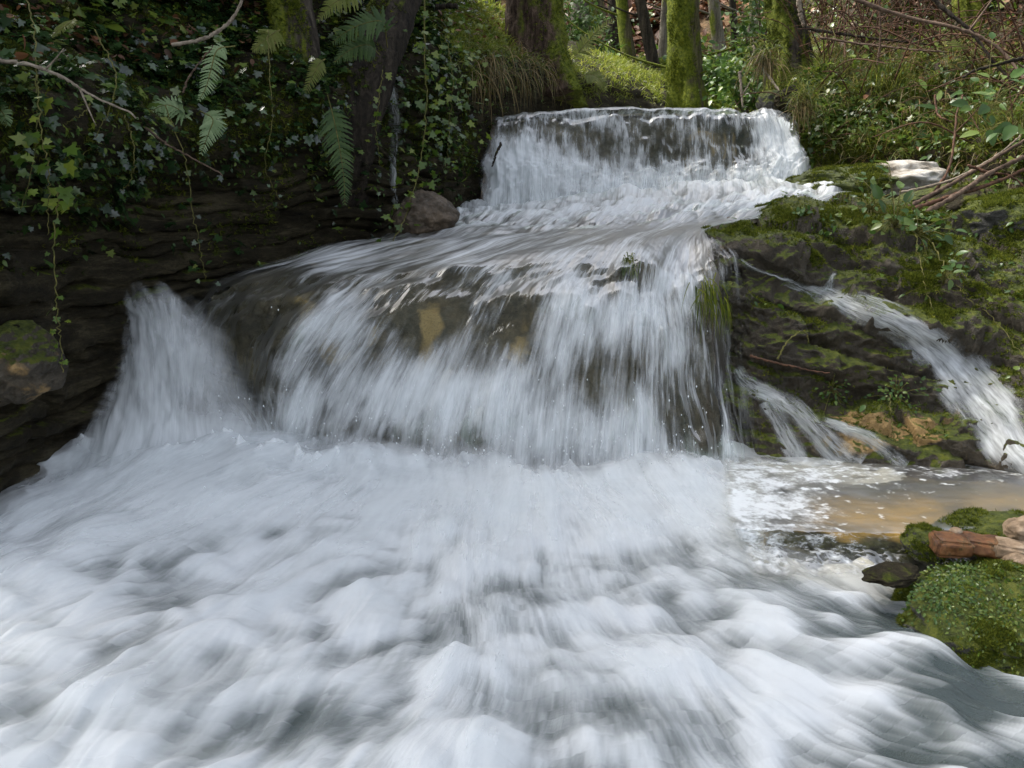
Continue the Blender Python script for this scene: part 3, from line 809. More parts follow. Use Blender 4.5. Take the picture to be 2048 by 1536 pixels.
foams = 0.18 - 0.08 * sstep(1650, 1850, px[..., 0]) + 0.2 * fbm(v3(fx * 5, fy * 7, 2), 3, 133) + 0.45 * sstep(.15, .5, fbm(v3(fx * 20, fy * 24, 5), 3, 132)) * flat * (1 - .5 * sstep(1800, 2000, px[..., 0])) + blob(1620, 945, 160, 22, 0.35) + blob(1950, 945, 120, 20, 0.28) + blob(1560, 1010, 70, 45, 0.32) + blob(1650, 1040, 70, 18, 0.15) + 0.16 * sstep(3.4, 4.2, vs) + blob(1480, 1010, 50, 80, 0.4)
foams -= blob(1850, 1000, 150, 30, 0.08)
eds = sstep(0, 0.25, us) * (1 - sstep(6.4, 7.0, vs))
SHd = v3(fx, np.where(vs < 3.6, fy, vs * 0.12), 0 * fx)
water_obj('side_pool_water', SH, foams, v3(fx * 1.2, SHd[..., 1] * 1.0, 3), M['shallow'], eds)
t = NT('sandy_bed')
p = t.pos()
c = t.ramp(t.noise(p, 2.6, 4, 0.6, 0.5), [(0.34, (0.03, 0.032, 0.025)), (0.48, (0.26, 0.18, 0.05)), (0.62, (0.46, 0.30, 0.07))])
c = t.mix(t.math('MULTIPLY', t.step(0.5, 0.7, t.noise(p, 30, 4, 0.7)), 0.5), c, (0.05, 0.045, 0.03))
c = t.mix(t.attr('dark'), c, t.ramp(t.noise(p, 20, 4, .7), [(.4, (0.012, 0.014, 0.010)), (.55, (0.035, 0.042, 0.018)), (.7, (0.06, 0.055, 0.04))]))
M['sand'] = t.done(t.bsdf(c, 0.7, t.bump(t.noise(p, 24, 4, 0.7), 0.5, 0.02)))
SB = SH[::3, ::3].copy()
dark = (sstep(2.5, 3.1, vs + .8 * fbm(SH * 7, 3, 138)) + blob(1750, 950, 400, 35, 1.0) + blob(1560, 1000, 60, 80, .8)).clip(0, 1)[::3, ::3]
SB[..., 2] += 0.05 * fbm(SB * 9, 3, 139) * sstep(3, 3.6, vs[::3, ::3])
SB[..., 2] -= 0.3 * (1 - sstep(0.1, 0.9, us[::3, ::3])) + 0.3 * sstep(5.2, 6.6, vs[::3, ::3]) + 0.05 + 0.02 * fbm(SB * 4, 3, 137)
tag(link('side_pool_bed', mesh('side_pool_bed', SB.reshape(-1, 3), grid_faces(*SB.shape[:2]), {'dark': dark.reshape(-1)}), M['sand']), kind='structure')

# ------------------------------------------------------------------ rivulets over the right ledge, trickle on the left wall
def rivulet(name, surf, line, n=110, m=16, lift=0.012, foam0=0.5, rough=0.02, seed=0, mat='rill', Y0=4.0, ramp=0.0):
    L = spline(line, n)                       # px, py, half width px
    d = unit(np.gradient(L[:, :2], axis=0)); nrm = np.stack([-d[:, 1], d[:, 0]], -1)
    s = np.linspace(-1, 1, m)
    G = np.zeros((n, m, 3)); N = np.zeros((n, m, 3))
    for i in range(n):
        for j in range(m):
            q = L[i, :2] + nrm[i] * s[j] * L[i, 2]
            G[i, j], N[i, j] = surf.hit(q[0], q[1], Y0)
    N = unit(N.mean(1, keepdims=True) + np.array([0, -.4, .3]))
    for k in range(9):                        # water bridges small hollows
        G[1:-1] = (G[:-2] + 2 * G[1:-1] + G[2:]) / 4
        G[:, 1:-1] = (G[:, :-2] + 2 * G[:, 1:-1] + G[:, 2:]) / 4
    w, l = arc_lengths(G)
    a, b = np.meshgrid(s, np.linspace(0, 1, n))
    f1, f2 = a * w / 2, b * l
    G = G + N * (lift * (1.5 - np.abs(a)) + rough * fbm(v3(f1 * 14, f2 * 5, 0), 3, 140 + seed))[..., None]
    e = (1 - sstep(0.30, 1.0, np.abs(a) + 0.8 * fbm(v3(f1 * 9, f2 * 5, 1), 3, 150 + seed))) * sstep(0, .06, b)
    fo = foam0 + 0.35 * fbm(v3(f1 * 6, f2 * 3, 2), 3, 160 + seed) + ramp * (b - .5)
    return water_obj(name, G, fo, v3(f1 + seed, f2, seed), M[mat], e)
rivulet('side_rivulet', S_right, [(1470,520,7),(1510,540,7),(1560,560,8),(1605,576,12),(1650,590,24),(1710,615,34),(1790,650,42),(1860,695,52),(1920,755,66),(1985,825,70),(2050,905,68),(2120,960,70)], 160, 34, foam0=0.42, seed=1, lift=0.015, ramp=.35)
rivulet('side_splash', S_right, [(1668,545,7),(1660,565,9),(1655,585,14)], 40, 12, foam0=0.3, seed=9, lift=0.006)
rivulet('small_rivulet', S_right, [(1470,735,14),(1500,770,24),(1560,800,26),(1620,850,24),(1680,910,30),(1720,935,34)], 90, 16, foam0=0.42, seed=2, lift=0.02)
rivulet('small_rivulet', S_right, [(1640,840,8),(1700,862,14),(1750,885,16),(1790,915,16),(1810,930,16)], 60, 12, foam0=0.34, seed=3, lift=0.02)
rivulet('small_rivulet', S_right, [(1520,770,14),(1530,800,20),(1560,850,24),(1590,900,24),(1610,930,24)], 60, 12, foam0=0.36, seed=4)
0 and rivulet('ledge_trickle', S_right, [(1560,470,10),(1640,480,14),(1690,500,14),(1660,560,10),(1655,590,10)], 60, 12, foam0=0.16, seed=5)
0 and rivulet('ledge_trickle', S_right, [(1960,470,30),(2010,540,40),(2040,620,40),(2060,700,36)], 60, 16, foam0=0.20, seed=6)
rivulet('wall_trickle', S_left, [(772,148,8),(780,190,14),(790,240,16),(785,290,10),(783,350,8),(788,410,8)], 60, 12, foam0=0.26, seed=7, lift=0.03)
# ------------------------------------------------------------------ plant materials and templates
def leaf_material(name, stops, rough=0.45, trans=0.3, spec=0.5):
    t = NT(name)
    c = t.ramp(t.attr('rnd'), stops)
    n = t.noise(t.obj(), 60, 2, 0.6)
    c = t.mix(t.math('MULTIPLY', n, 0.35), c, (0.02, 0.025, 0.008))
    b = t.bsdf(c, rough, None, spec)
    tr = t.n('ShaderNodeBsdfTranslucent', {'Color': c}).outputs[0]
    return t.done(t.mixs(trans, b, tr))
M['ivy'] = leaf_material('ivy_leaf', [(0, (0.012, 0.035, 0.012)), (0.45, (0.028, 0.065, 0.02)), (0.76, (0.06, 0.125, 0.035)), (0.92, (0.16, 0.25, 0.05)), (1, (0.28, 0.33, 0.09))], 0.22, 0.3, 1.0)
M['ivylight'] = leaf_material('bright_ivy_leaf', [(0, (0.06, 0.12, 0.015)), (0.5, (0.13, 0.23, 0.025)), (1, (0.32, 0.38, 0.05))], 0.28, 0.5, .8)  # lighter ivy green; on the left bank it also carries backlight
M['fern'] = leaf_material('fern_leaf', [(0, (0.05, 0.11, 0.025)), (1, (0.12, 0.20, 0.05))], 0.5, 0.45)
M['fernpale'] = leaf_material('pale_fern_leaf', [(0, (0.24, 0.36, 0.15)), (1, (0.42, 0.55, 0.28))], 0.5, 0.4)
M['ferngold'] = leaf_material('yellow_fern_leaf', [(0, (0.17, 0.22, 0.03)), (1, (0.26, 0.28, 0.06))], 0.5, 0.5)
M['grass'] = leaf_material('grass_blade', [(0, (0.06, 0.09, 0.015)), (0.5, (0.14, 0.19, 0.025)), (0.85, (0.27, 0.29, 0.05)), (1, (0.32, 0.26, 0.10))], 0.5, 0.4)
M['meadow'] = leaf_material('sunlit_grass_blade', [(0, (0.14, 0.19, 0.02)), (0.6, (0.27, 0.33, 0.035)), (1, (0.42, 0.42, 0.09))], 0.5, 0.45)  # raised copy of the grass colour, carries the sunlit brightness
M['straw'] = leaf_material('dry_grass_blade', [(0, (0.05, 0.06, 0.015)), (0.4, (0.16, 0.13, 0.045)), (0.8, (0.30, 0.20, 0.08)), (1, (0.40, 0.30, 0.13))], 0.6, 0.35)
M['rust'] = leaf_material('dead_leaf', [(0, (0.05, 0.025, 0.012)), (0.5, (0.17, 0.065, 0.028)), (0.85, (0.30, 0.13, 0.06)), (1, (0.38, 0.26, 0.16))], 0.6, 0.2)
M['moss'] = leaf_material('moss_leaf', [(0, (0.02, 0.03, 0.004)), (0.45, (0.06, 0.085, 0.009)), (0.85, (0.13, 0.155, 0.014)), (1, (0.22, 0.23, 0.03))], 0.8, 0.3, 0.2)
M['ledgemoss'] = leaf_material('ledge_moss_leaf', [(0, (0.035, 0.05, 0.006)), (0.45, (0.10, 0.13, 0.012)), (0.85, (0.19, 0.22, 0.02)), (1, (0.29, 0.30, 0.04))], 0.8, 0.35, 0.2)
M['mossbright'] = leaf_material('bright_moss_leaf', [(0, (0.05, 0.075, 0.008)), (0.5, (0.13, 0.17, 0.014)), (1, (0.28, 0.30, 0.03))], 0.8, 0.35, 0.2)
M['herb'] = leaf_material('herb_leaf', [(0, (0.045, 0.10, 0.02)), (0.6, (0.09, 0.18, 0.03)), (1, (0.20, 0.27, 0.045))], 0.35, 0.35)
M['shadeleaf'] = leaf_material('shade_crown_leaf', [(0, (0.02, 0.035, 0.01)), (0.6, (0.045, 0.075, 0.018)), (1, (0.09, 0.12, 0.03))], 0.5, 0.2)  # leaves of the unseen crowns added for shade
def stem_material(name, c0, c1):
    t = NT(name)
    p = t.obj()
    n = t.noise(p, 35, 4, 0.7)
    return t.done(t.bsdf(t.ramp(n, [(0.35, c0), (0.65, c1)]), 0.8, t.bump(n, 0.5, 0.005), 0.25))
M['twig'] = stem_material('twig_bark', (0.05, 0.032, 0.022), (0.17, 0.115, 0.08))
M['paletwig'] = stem_material('pale_twig_bark', (0.14, 0.11, 0.08), (0.36, 0.30, 0.23))
M['redtwig'] = stem_material('red_bramble_stem', (0.04, 0.022, 0.014), (0.14, 0.07, 0.04))
M['greenstem'] = stem_material('green_stem', (0.07, 0.075, 0.02), (0.19, 0.17, 0.05))
def bark_material(name, dark, mid, light, moss, side=(0, 0, 0), groove=(9, 9, 1.6)):
    t = NT(name)
    p = t.obj()
    g = t.noise(t.vmul(p, groove), 2.2, 6, 0.68, 0.5)
    f = t.noise(p, 40, 4, 0.7)
    c = t.ramp(t.math('ADD', t.math('MULTIPLY', g, .7), t.math('MULTIPLY', f, .3)), [(0.36, dark), (0.5, mid), (0.66, light)])
    nr = t.n('ShaderNodeNewGeometry').outputs['Normal']
    d = t.n('ShaderNodeVectorMath', {0: nr, 1: side}, operation='DOT_PRODUCT').outputs['Value']
    m = t.math('ADD', t.noise(t.vmul(p, (1, 1, .45)), 4.5, 5, 0.65, 0.5), t.math('MULTIPLY', d, 0.22))
    mk = t.step(0.66 - moss * .3, 0.80 - moss * .3, m)
    mc = t.ramp(t.noise(p, 30, 4, 0.7), [(0.3, (0.03, 0.04, 0.006)), (0.5, (0.10, 0.125, 0.012)), (0.72, (0.20, 0.21, 0.025))])
    c = t.mix(mk, c, mc)
    return t.done(t.bsdf(c, 0.9, t.bump(t.math('ADD', g, t.math('MULTIPLY', f, 0.4)), 0.9, 0.03), 0.2))
M['bark'] = bark_material('mossy_bark', (0.012, 0.010, 0.008), (0.05, 0.04, 0.03), (0.12, 0.10, 0.075), 0.62, (-1, -.35, .2))
M['barkdark'] = bark_material('dark_bark', (0.008, 0.007, 0.006), (0.03, 0.024, 0.018), (0.075, 0.06, 0.045), 0.15, (-.3, 0, .6))
M['barkred'] = bark_material('flaky_brown_bark', (0.02, 0.014, 0.010), (0.075, 0.05, 0.034), (0.19, 0.13, 0.09), 0.42, (.9, -.2, .2), (14, 14, 1.2))
M['barkmoss'] = bark_material('moss_covered_bark', (0.03, 0.026, 0.018), (0.10, 0.085, 0.05), (0.2, 0.17, 0.10), 0.85, (-.6, -.2, .1))
M['barkfar'] = bark_material('hazed_far_bark', (0.06, 0.052, 0.042), (0.14, 0.125, 0.10), (0.25, 0.225, 0.19), 0.3, (-.5, -.2, .1))  # bark colour lightened to stand in for haze on far trunks

def fan(outline):
    o = np.array(outline, float)
    V = np.concatenate([[[0, .35 * o[:, 1].max(), 0.0]], o])
    n = len(o)
    F = np.array([[0, 1 + i, 1 + (i + 1) % n] for i in range(n)])
    return V, [F]
_h = [(0.10, -.02), (0.42, -.10), (0.50, .12), (0.30, .28), (0.52, .58), (0.22, .60), (0.0, 1.0)]
_o = [(0, 0)] + _h + [(-x, y) for x, y in _h[-2::-1]]
IVY = fan([(x * .95, y, -0.10 * abs(x) + 0.05 * y) for x, y in _o])
_h = [(0.20, .12), (0.30, .38), (0.24, .66), (0.10, .9), (0, 1)]
OVAL = fan([(0, 0, 0)] + [(x, y, .12 * abs(x) * 2 - .18 * y * y) for x, y in _h] + [(-x, y, .12 * abs(x) * 2 - .18 * y * y) for x, y in _h[-2::-1]])
_h = [(0.14, .2), (0.16, .5), (0.08, .85), (0, 1)]
LONG = fan([(0, 0, 0)] + [(x, y, .1 * abs(x) - .25 * y * y) for x, y in _h] + [(-x, y, .1 * abs(x) - .25 * y * y) for x, y in _h[-2::-1]])
_b = []
for _k in range(4):
    _a = _k * 1.7
    _l = 0.7 + 0.3 * (_k % 2)
    _b.append((np.array([[-.16 * math.cos(_a), -.16 * math.sin(_a), 0], [.16 * math.cos(_a), .16 * math.sin(_a), 0], [.75 * math.sin(_a), -.75 * math.cos(_a), _l]])))
MOSS = (np.concatenate(_b), [np.arange(12).reshape(4, 3)])

def blades(mb, pos, up, length, width, droop=0.6, seg=5, rnd=None, r=None):
    """grass blades: pos (n,3), up (n,3) start direction, bending over under their weight"""
    r = r or rng
    n = len(pos)
    length = np.broadcast_to(length, (n,)); width = np.broadcast_to(width, (n,)); droop = np.broadcast_to(droop, (n,))
    d = unit(up); P0 = pos.copy()
    side = unit(np.cross(d, r.normal(size=(n, 3))))
    rows = []
    for k in range(seg + 1):
        w = width * (1 - (k / seg) ** 1.5) * .5 + .0004
        rows.append(np.stack([P0 - side * w[:, None], P0 + side * w[:, None]], 1))
        P0 = P0 + d * (length / seg)[:, None]
        d = unit(d + np.array([0, 0, -1.0]) * (droop * 1.6 / seg)[:, None])
    V = np.stack(rows, 1).reshape(n, -1, 3)
    f = np.array([[2 * k, 2 * k + 1, 2 * k + 3, 2 * k + 2] for k in range(seg)])
    F = (f[None] + (np.arange(n) * (2 * seg + 2))[:, None, None]).reshape(-1, 4)
    rnd = r.random(n) if rnd is None else rnd
    mb.add(V.reshape(-1, 3), [F], rnd=np.repeat(rnd, 2 * seg + 2), tip=np.tile(np.repeat(np.arange(seg + 1) / seg, 2), n))

def moss_on(surf, n, weight, size, name='moss', mat='moss', parent=None, label=None, kind='stuff', r=None):
    p, nn = surf.sample(n, weight, r)
    mb = MB()
    rot = frames(nn + rng.normal(size=nn.shape) * .35, rng.normal(size=nn.shape))
    scatter(mb, *MOSS, p - nn * size * .1, rot, size * (0.5 + rng.random(len(p))))
    o = mb.build(name, M[mat], parent)
    o['kind'] = kind
    return o
def in_px(C, x0, x1, y0, y1, f=40):
    q = project(C)
    return sstep(x0 - f, x0 + f, q[:, 0]) * (1 - sstep(x1 - f, x1 + f, q[:, 0])) * sstep(y0 - f, y0 + f, q[:, 1]) * (1 - sstep(y1 - f, y1 + f, q[:, 1]))
def clumpy(C, s, lo=0.0, hi=0.4, seed=0):
    return sstep(lo, hi, fbm(C * s, 3, 200 + seed))

# ------------------------------------------------------------------ ground cover (nobody could count it)
def leaf_cover(name, surf, n, weight, tmpl, size, mat, up=0.5, lift=0.02, jit=0.6):
    p, nn = surf.sample(n, weight)
    mb = MB()
    z = unit(nn * (1 - up) + np.array([0, 0, up]) + rng.normal(size=nn.shape) * jit * .6)
    hang = np.array([0, 0, -.9]) + nn * .3 + rng.normal(size=nn.shape) * .6
    rot = frames(z, hang)
    sz = size * (0.45 + 0.9 * rng.random(len(p)) ** 1.6)
    scatter(mb, *tmpl, p + nn * (lift * rng.random((len(p), 1)) * 2.2), rot, sz)
    return tag(mb.build(name, M[mat], None, smooth=False), kind='stuff')
lw = lambda C, N: (0.05 + 1.0 * in_px(C, -200, 520, -60, 200, 60) + 0.35 * in_px(C, -200, 330, 150, 420, 60) + 0.5 * in_px(C, 500, 900, -60, 180, 40) + 0.3 * in_px(C, 300, 900, 100, 330, 60)) * (0.08 + clumpy(C, 3.0, -.15, .3, 1)) * (1 - sstep(430, 620, project(C)[:, 1])) * (1 - sstep(900, 960, project(C)[:, 0]))
leaf_cover('ivy_cover', S_left, 8500, lw, IVY, 0.052, 'ivy', 0.6, 0.045)
leaf_cover('small_leaf_cover', S_left, 5000, lambda C, N: lw(C, N) + .25 * in_px(C, -200, 1100, 60, 360), OVAL, 0.03, 'herb', 0.5, 0.03)
leaf_cover('backlit_leaf_cover', S_left, 1700, lambda C, N: (in_px(C, 60, 960, -60, 120, 30) + 1.2 * in_px(C, 480, 960, -60, 150, 30)) * (.1 + clumpy(C, 4, -.1, .3, 23)), IVY, 0.042, 'ivylight', .5, .07)  # extra leaves in a lighter colour imitate backlit speckles
leaf_cover('fallen_leaves', S_left, 1000, lambda C, N: in_px(C, -200, 520, -60, 130, 40) * clumpy(C, 2.2, -.1, .3, 3) + 0.3 * in_px(C, 860, 1000, 30, 90, 20), OVAL, 0.055, 'rust', 0.6, 0.045)
moss_on(S_left, 26000, lambda C, N: (in_px(C, -200, 960, -60, 330, 60) + 0.25 * in_px(C, -200, 700, 300, 520)) * (0.05 + clumpy(C, 4, -.1, .3, 5)), 0.020, 'bank_moss', 'moss')
# right bank
wb = lambda C, N: 0.2 + in_px(C, 1560, 2200, 130, 300, 30)
leaf_cover('bank_leaf_cover', S_bank, 7500, lambda C, N: wb(C, N) * (0.1 + clumpy(C, 3.5, -.1, .3, 7)), OVAL, 0.045, 'herb', 0.5, 0.035)
leaf_cover('bank_ivy_cover', S_bank, 2600, lambda C, N: wb(C, N) * clumpy(C, 2.5, -.1, .3, 8), IVY, 0.06, 'ivylight', 0.5, 0.03)
leaf_cover('bank_fallen_leaves', S_bank, 1300, lambda C, N: 0.2 + 1.5 * in_px(C, 1600, 2200, -60, 160, 40), OVAL, 0.06, 'rust', 0.6, 0.02)
moss_on(S_bank, 30000, lambda C, N: (0.15 + in_px(C, 1560, 2200, 170, 360, 40)) * (0.1 + clumpy(C, 4, -.1, .3, 9)), 0.022, 'bank_moss', 'ledgemoss')
mb = MB()
p, nn = S_bank.sample(4200, lambda C, N: (0.1 + in_px(C, 1560, 2200, 120, 310, 30)) * (0.05 + clumpy(C, 3, -.1, .3, 11)))
blades(mb, p, nn + np.array([0, -.2, .8]) + rng.normal(size=p.shape) * .4, 0.10 + .16 * rng.random(len(p)), 0.006, 1.0)
tag(mb.build('bank_grass', M['grass'], None), kind='stuff')
mb = MB()
p, nn = S_bank.sample(1500, lambda C, N: (0.1 + in_px(C, 1600, 2200, 100, 330, 30)))
blades(mb, p, nn + np.array([0, -.2, .4]) + rng.normal(size=p.shape) * .4, 0.15 + .2 * rng.random(len(p)), 0.006, 1.3)
tag(mb.build('bank_dry_grass', M['straw'], None), kind='stuff')
# right ledge
up = lambda N: np.clip(N[:, 2] + .25, 0, 1)
_rp = spline([(1440,512),(1580,570),(1650,590),(1800,650),(1860,690),(1920,750),(1985,820),(2050,900),(2120,960)], 60)
def dry(C):
    d = np.sqrt(((project(C)[:, None, :] - _rp[None]) ** 2).sum(-1)).min(1)
    return sstep(35, 75, d)
wl = lambda C, N: dry(C) * up(N) * (in_px(C, 1420, 1900, 390, 640, 25) + 1.2 * in_px(C, 1850, 2200, 430, 640) + .12 * in_px(C, 1500, 2100, 600, 860)) * (0.04 + clumpy(C, 5, -.05, .3, 13))
moss_on(S_right, 60000, wl, 0.014, 'ledge_moss', 'ledgemoss')
leaf_cover('ledge_leaf_cover', S_right, 900, lambda C, N: wl(C, N) * clumpy(C, 3, 0, .3, 14), OVAL, 0.035, 'herb', 0.4, 0.02)
# grassy places
def grass_patch(name, surf, n, weight, length, width, mat, droop=.6, lean=(0, -.1, 1), jit=.35):
    p, nn = surf.sample(n, weight)
    mb = MB()
    blades(mb, p, nn * .4 + np.array(lean) + rng.normal(size=p.shape) * jit, length * (.5 + rng.random(len(p))), width, droop)
    return tag(mb.build(name, M[mat], None), kind='stuff')
grass_patch('bright_grass', S_left, 9000, lambda C, N: in_px(C, 885, 1040, 5, 112, 14) + .5 * in_px(C, 1120, 1330, 110, 200, 20) * (.2 + clumpy(C, 2.5, -.2, .2, 26)), 0.10, 0.008, 'meadow', 1.1, (0, -.2, .8), .7)
grass_patch('hanging_dry_grass', S_left, 450, lambda C, N: in_px(C, 940, 1120, 112, 165, 12), 0.30, 0.007, 'straw', 1.8, (0, -.7, -.15), .5)
grass_patch('bank_edge_grass', S_left, 1500, lambda C, N: in_px(C, 890, 1130, 85, 150, 14), 0.16, 0.007, 'grass', 1.5, (0, -.5, .3), .5)
grass_patch('meadow_grass', S_floor, 20000, lambda C, N: (C[:, 1] < 14.6) * in_px(C, 1080, 1560, 60, 240, 60) * (.25 + clumpy(C, 1.8, -.2, .2, 21)), 0.10, 0.014, 'meadow', 1.1, (0, -.2, .8), .8)
leaf_cover('meadow_leaf_cover', S_floor, 1500, lambda C, N: (C[:, 1] < 14.6) * in_px(C, 1080, 1560, 60, 240, 60) * clumpy(C, 2, 0, .2, 25), OVAL, 0.09, 'herb', .6, .05)
leaf_cover('hill_fallen_leaves', S_floor, 4500, lambda C, N: (C[:, 1] > 13.5) * 1.0 * in_px(C, 850, 1650, -60, 200, 60) / C[:, 1] ** 1.2 * (.1 + clumpy(C, .6, -.1, .2, 17)), OVAL, 0.26, 'rust', .5, .05)
leaf_cover('hill_leaf_cover', S_floor, 2600, lambda C, N: (C[:, 1] > 12.5) * in_px(C, 850, 1650, -60, 200, 60) / C[:, 1] ** 1.2 * (.02 + clumpy(C, .8, .1, .3, 19)), OVAL, 0.13, 'herb', .6, .2)

# ------------------------------------------------------------------ ferns
def fern(label, path, width, mat, face=(0, -1, .35), npin=22, taper=1.0, group='fern fronds on the left bank'):
    path = spline(path, 60)
    T = unit(np.gradient(path, axis=0))
    root = empty('fern_frond', path[0], label, 'fern', group)
    m = MB(); V, F = tube(path, np.linspace(.004, .0012, 60), 5); m.add(V, F); m.build('stalk', M['greenstem'], root)
    m = MB()
    face = unit(np.array(face, float))
    r = np.random.default_rng(len(label))
    for i, s in enumerate(np.linspace(0.16, 0.985, npin)):
        k = int(s * 59); c, tg = path[k], T[k]
        side0 = unit(np.cross(tg, face))
        L = .8 * width * (min(1, (s - .08) / .16) ** .7) * (1 - (max(0, s - .25) / .78) ** 1.3) ** taper + .008
        for sg in (-1, 1):
            d = unit(side0 * sg + tg * (.25 + .55 * s) + face * .12 + r.normal(size=3) * .07)
            nrm = unit(face - (face @ d) * d + r.normal(size=3) * .1)
            b = np.cross(nrm, d)
            nt = 9
            a = np.linspace(0, 1, nt)
            w = L * .115 * (1 - a ** 1.6) * np.where(np.arange(nt) % 2 == 0, .55, 1.15) + .0015
            mid = c + d * (a * L)[:, None] - np.array([0, 0, 1.0]) * (a ** 2 * L * .22)[:, None]
            rows = np.stack([mid - b * w[:, None] - nrm * .2 * w[:, None], mid, mid + b * w[:, None] - nrm * .2 * w[:, None]], 1)
            m.add(rows.reshape(-1, 3), grid_faces(nt, 3), rnd=r.random())
    m.build('leaflets', M[mat], root)
    return root
def PP(*pts): return [P(*p) for p in pts]
fern('pale sunlit fern frond curling down in front of the ivy, its tip hanging lowest', PP((470,92,4.4),(435,100,4.3),(422,140,4.2),(412,175,4.15),(398,200,4.1)), .075, 'fernpale', (.2,-1,.5))
fern('pale arching fern frond on the left bank with leaflets spread like a fan', PP((378,250,4.35),(365,225,4.25),(335,210,4.2),(305,222,4.15),(285,252,4.1)), .095, 'fernpale', (.1,-1,.6))
fern('short forked pale fern frond pointing down toward the layered rock', PP((400,222,4.3),(425,238,4.22),(418,265,4.18),(402,308,4.15)), .09, 'fernpale', (.3,-1,.2))
fern('large green fern frond spreading leftward from the dark trunk', PP((775,95,5.2),(765,45,5.05),(725,48,5.0),(690,65,4.95),(665,85,4.95)), .15, 'fern', (.1,-1,.5))
fern('darker green fern frond hanging just under the large spreading frond', PP((760,110,5.2),(735,90,5.1),(700,100,5.05),(668,125,5.0)), .13, 'fern', (.1,-1,.5))
fern('slim yellow-green fern frond hanging beside the mossy trunk', PP((650,118,4.9),(637,130,4.85),(622,160,4.85),(604,202,4.85)), .06, 'ferngold', (.5,-1,.2))
fern('long dark fern frond drooping straight down against the shaded cliff', PP((655,190,5.0),(668,240,4.9),(680,300,4.85),(688,360,4.85),(690,410,4.85)), .13, 'fern', (0,-1,.2), 30)
fern('faded straw-green fern frond at the top edge right of the mossy trunk', PP((735,-25,4.9),(700,-8,4.85),(665,8,4.8),(636,40,4.8)), .12, 'ferngold', (0,-1,.5))
fern('yellow-green fern frond lying across the foot of the mossy trunk', PP((560,60,4.75),(545,68,4.7),(525,85,4.7),(505,100,4.7)), .11, 'ferngold', (0,-1,.5))
fern('small pale fern frond cut by the left edge of the picture', PP((-40,205,3.2),(-20,210,3.15),(5,225,3.1),(15,250,3.1)), .07, 'fernpale', (0,-1,.5))
fern('dark fern frond hanging among ivy near the left edge', PP((55,190,3.35),(62,225,3.3),(78,270,3.3),(92,305,3.3)), .07, 'fern', (0,-1,.3))
fern('pale tongue-shaped fern frond at the top of the ivy bank', PP((150,38,3.9),(140,45,3.85),(120,58,3.8),(104,72,3.8)), .04, 'ferngold', (0,-1,.6), 20)
fern('broad yellow-green fern frond rising behind the flaky brown trunk', PP((1140,125,8.6),(1165,95,8.6),(1195,62,8.6),(1235,35,8.6)), .17, 'ferngold', (0,-1,.6), group='fern fronds by the upper fall')
fern('yellow-green fern frond hanging over the stream bank behind the upper fall', PP((1160,150,8.3),(1185,150,8.2),(1202,162,8.1),(1212,185,8.1)), .13, 'ferngold', (0,-1,.6), group='fern fronds by the upper fall')
fern('small bright fern frond low on the right bank of branches', PP((1895,88,6.3),(1915,88,6.3),(1935,98,6.3)), .05, 'ferngold', (0,-1,.6), 14, group='fern fronds on the right bank')

# ------------------------------------------------------------------ ivy vines and hanging stems
def vine(label, path, n, size, mat='ivylight', spread=.05, r0=.003, stem='greenstem', tm=IVY, group='ivy vines hanging from the left bank', name='ivy_vine', cat='vine'):
    path = spline(path, 50)
    r = np.random.default_rng(len(label) * 7 + n)
    path[1:-1] += r.normal(size=(48, 3)) * .004
    root = empty(name, path[0], label, cat, group)
    m = MB(); V, F = tube(path, np.linspace(r0, r0 * .5, 50), 5); m.add(V, F); m.build('stem', M[stem], root)
    if n:
        m = MB()
        i = r.integers(2, 50, n)
        pos = path[i] + r.normal(size=(n, 3)) * spread
        z = np.array([.1, -.7, .8]) + r.normal(size=(n, 3)) * .5
        rot = frames(z, np.array([0, 0, -1.0]) + r.normal(size=(n, 3)) * .5)
        scatter(m, *tm, pos, rot, size * .74 * (.5 + .8 * r.random(n)), r.random(n))
        m.build('leaves', M[mat], root, smooth=False)
    return root
vine('long ivy vine with a thick leafy curtain reaching down to the white chute', PP((848,-20,5.6),(850,120,5.5),(852,230,5.4),(840,330,5.3),(815,420,5.1),(782,492,4.85)), 90, .062, spread=.07, r0=.005)
vine('bushy ivy vine hanging just left of the upper waterfall', PP((890,60,5.9),(905,150,5.75),(900,230,5.7),(895,330,5.65)), 130, .062, spread=.11)
vine('ivy vine of small yellowish leaves beside the grey trickle', PP((765,140,5.3),(758,200,5.2),(752,250,5.2),(760,330,5.2)), 26, .05, spread=.035)
vine('thin yellow-leaved vine dangling longest at the far left', PP((118,380,3.05),(108,480,3.0),(112,590,2.98),(118,660,2.98),(126,745,2.98)), 26, .032, spread=.03)
vine('thin bare-stemmed vine with few leaves hanging before the layered rock', PP((330,210,4.1),(370,320,4.05),(385,420,4.05),(400,500,4.05),(410,560,4.05)), 16, .04, spread=.03, mat='ivy')
vine('leafy vine at the left edge with large shaded leaves', PP((75,150,3.2),(82,250,3.1),(98,360,3.05),(95,470,3.05)), 34, .075, spread=.06)
vine('slender vine crossing the ivy from top to bottom near the left edge', PP((50,-20,3.5),(70,70,3.3),(74,180,3.2),(72,300,3.15),(40,420,3.1)), 18, .06, spread=.05, mat='ivy')
vine('thin vine hanging between the pale fern and the long fern', PP((535,60,4.6),(540,160,4.5),(545,240,4.5),(530,330,4.5),(560,400,4.55)), 26, .035, spread=.04, mat='ivy')
vine('pair-leaved vine hanging from the brow over the dark wall', PP((190,60,3.7),(232,160,3.6),(198,260,3.55),(150,330,3.5)), 14, .055, spread=.03, mat='ivy')
vine('bare looping vine stem in front of the shaded ivy', PP((180,205,3.5),(170,225,3.45),(120,255,3.4),(95,270,3.4)), 4, .04, spread=.03)
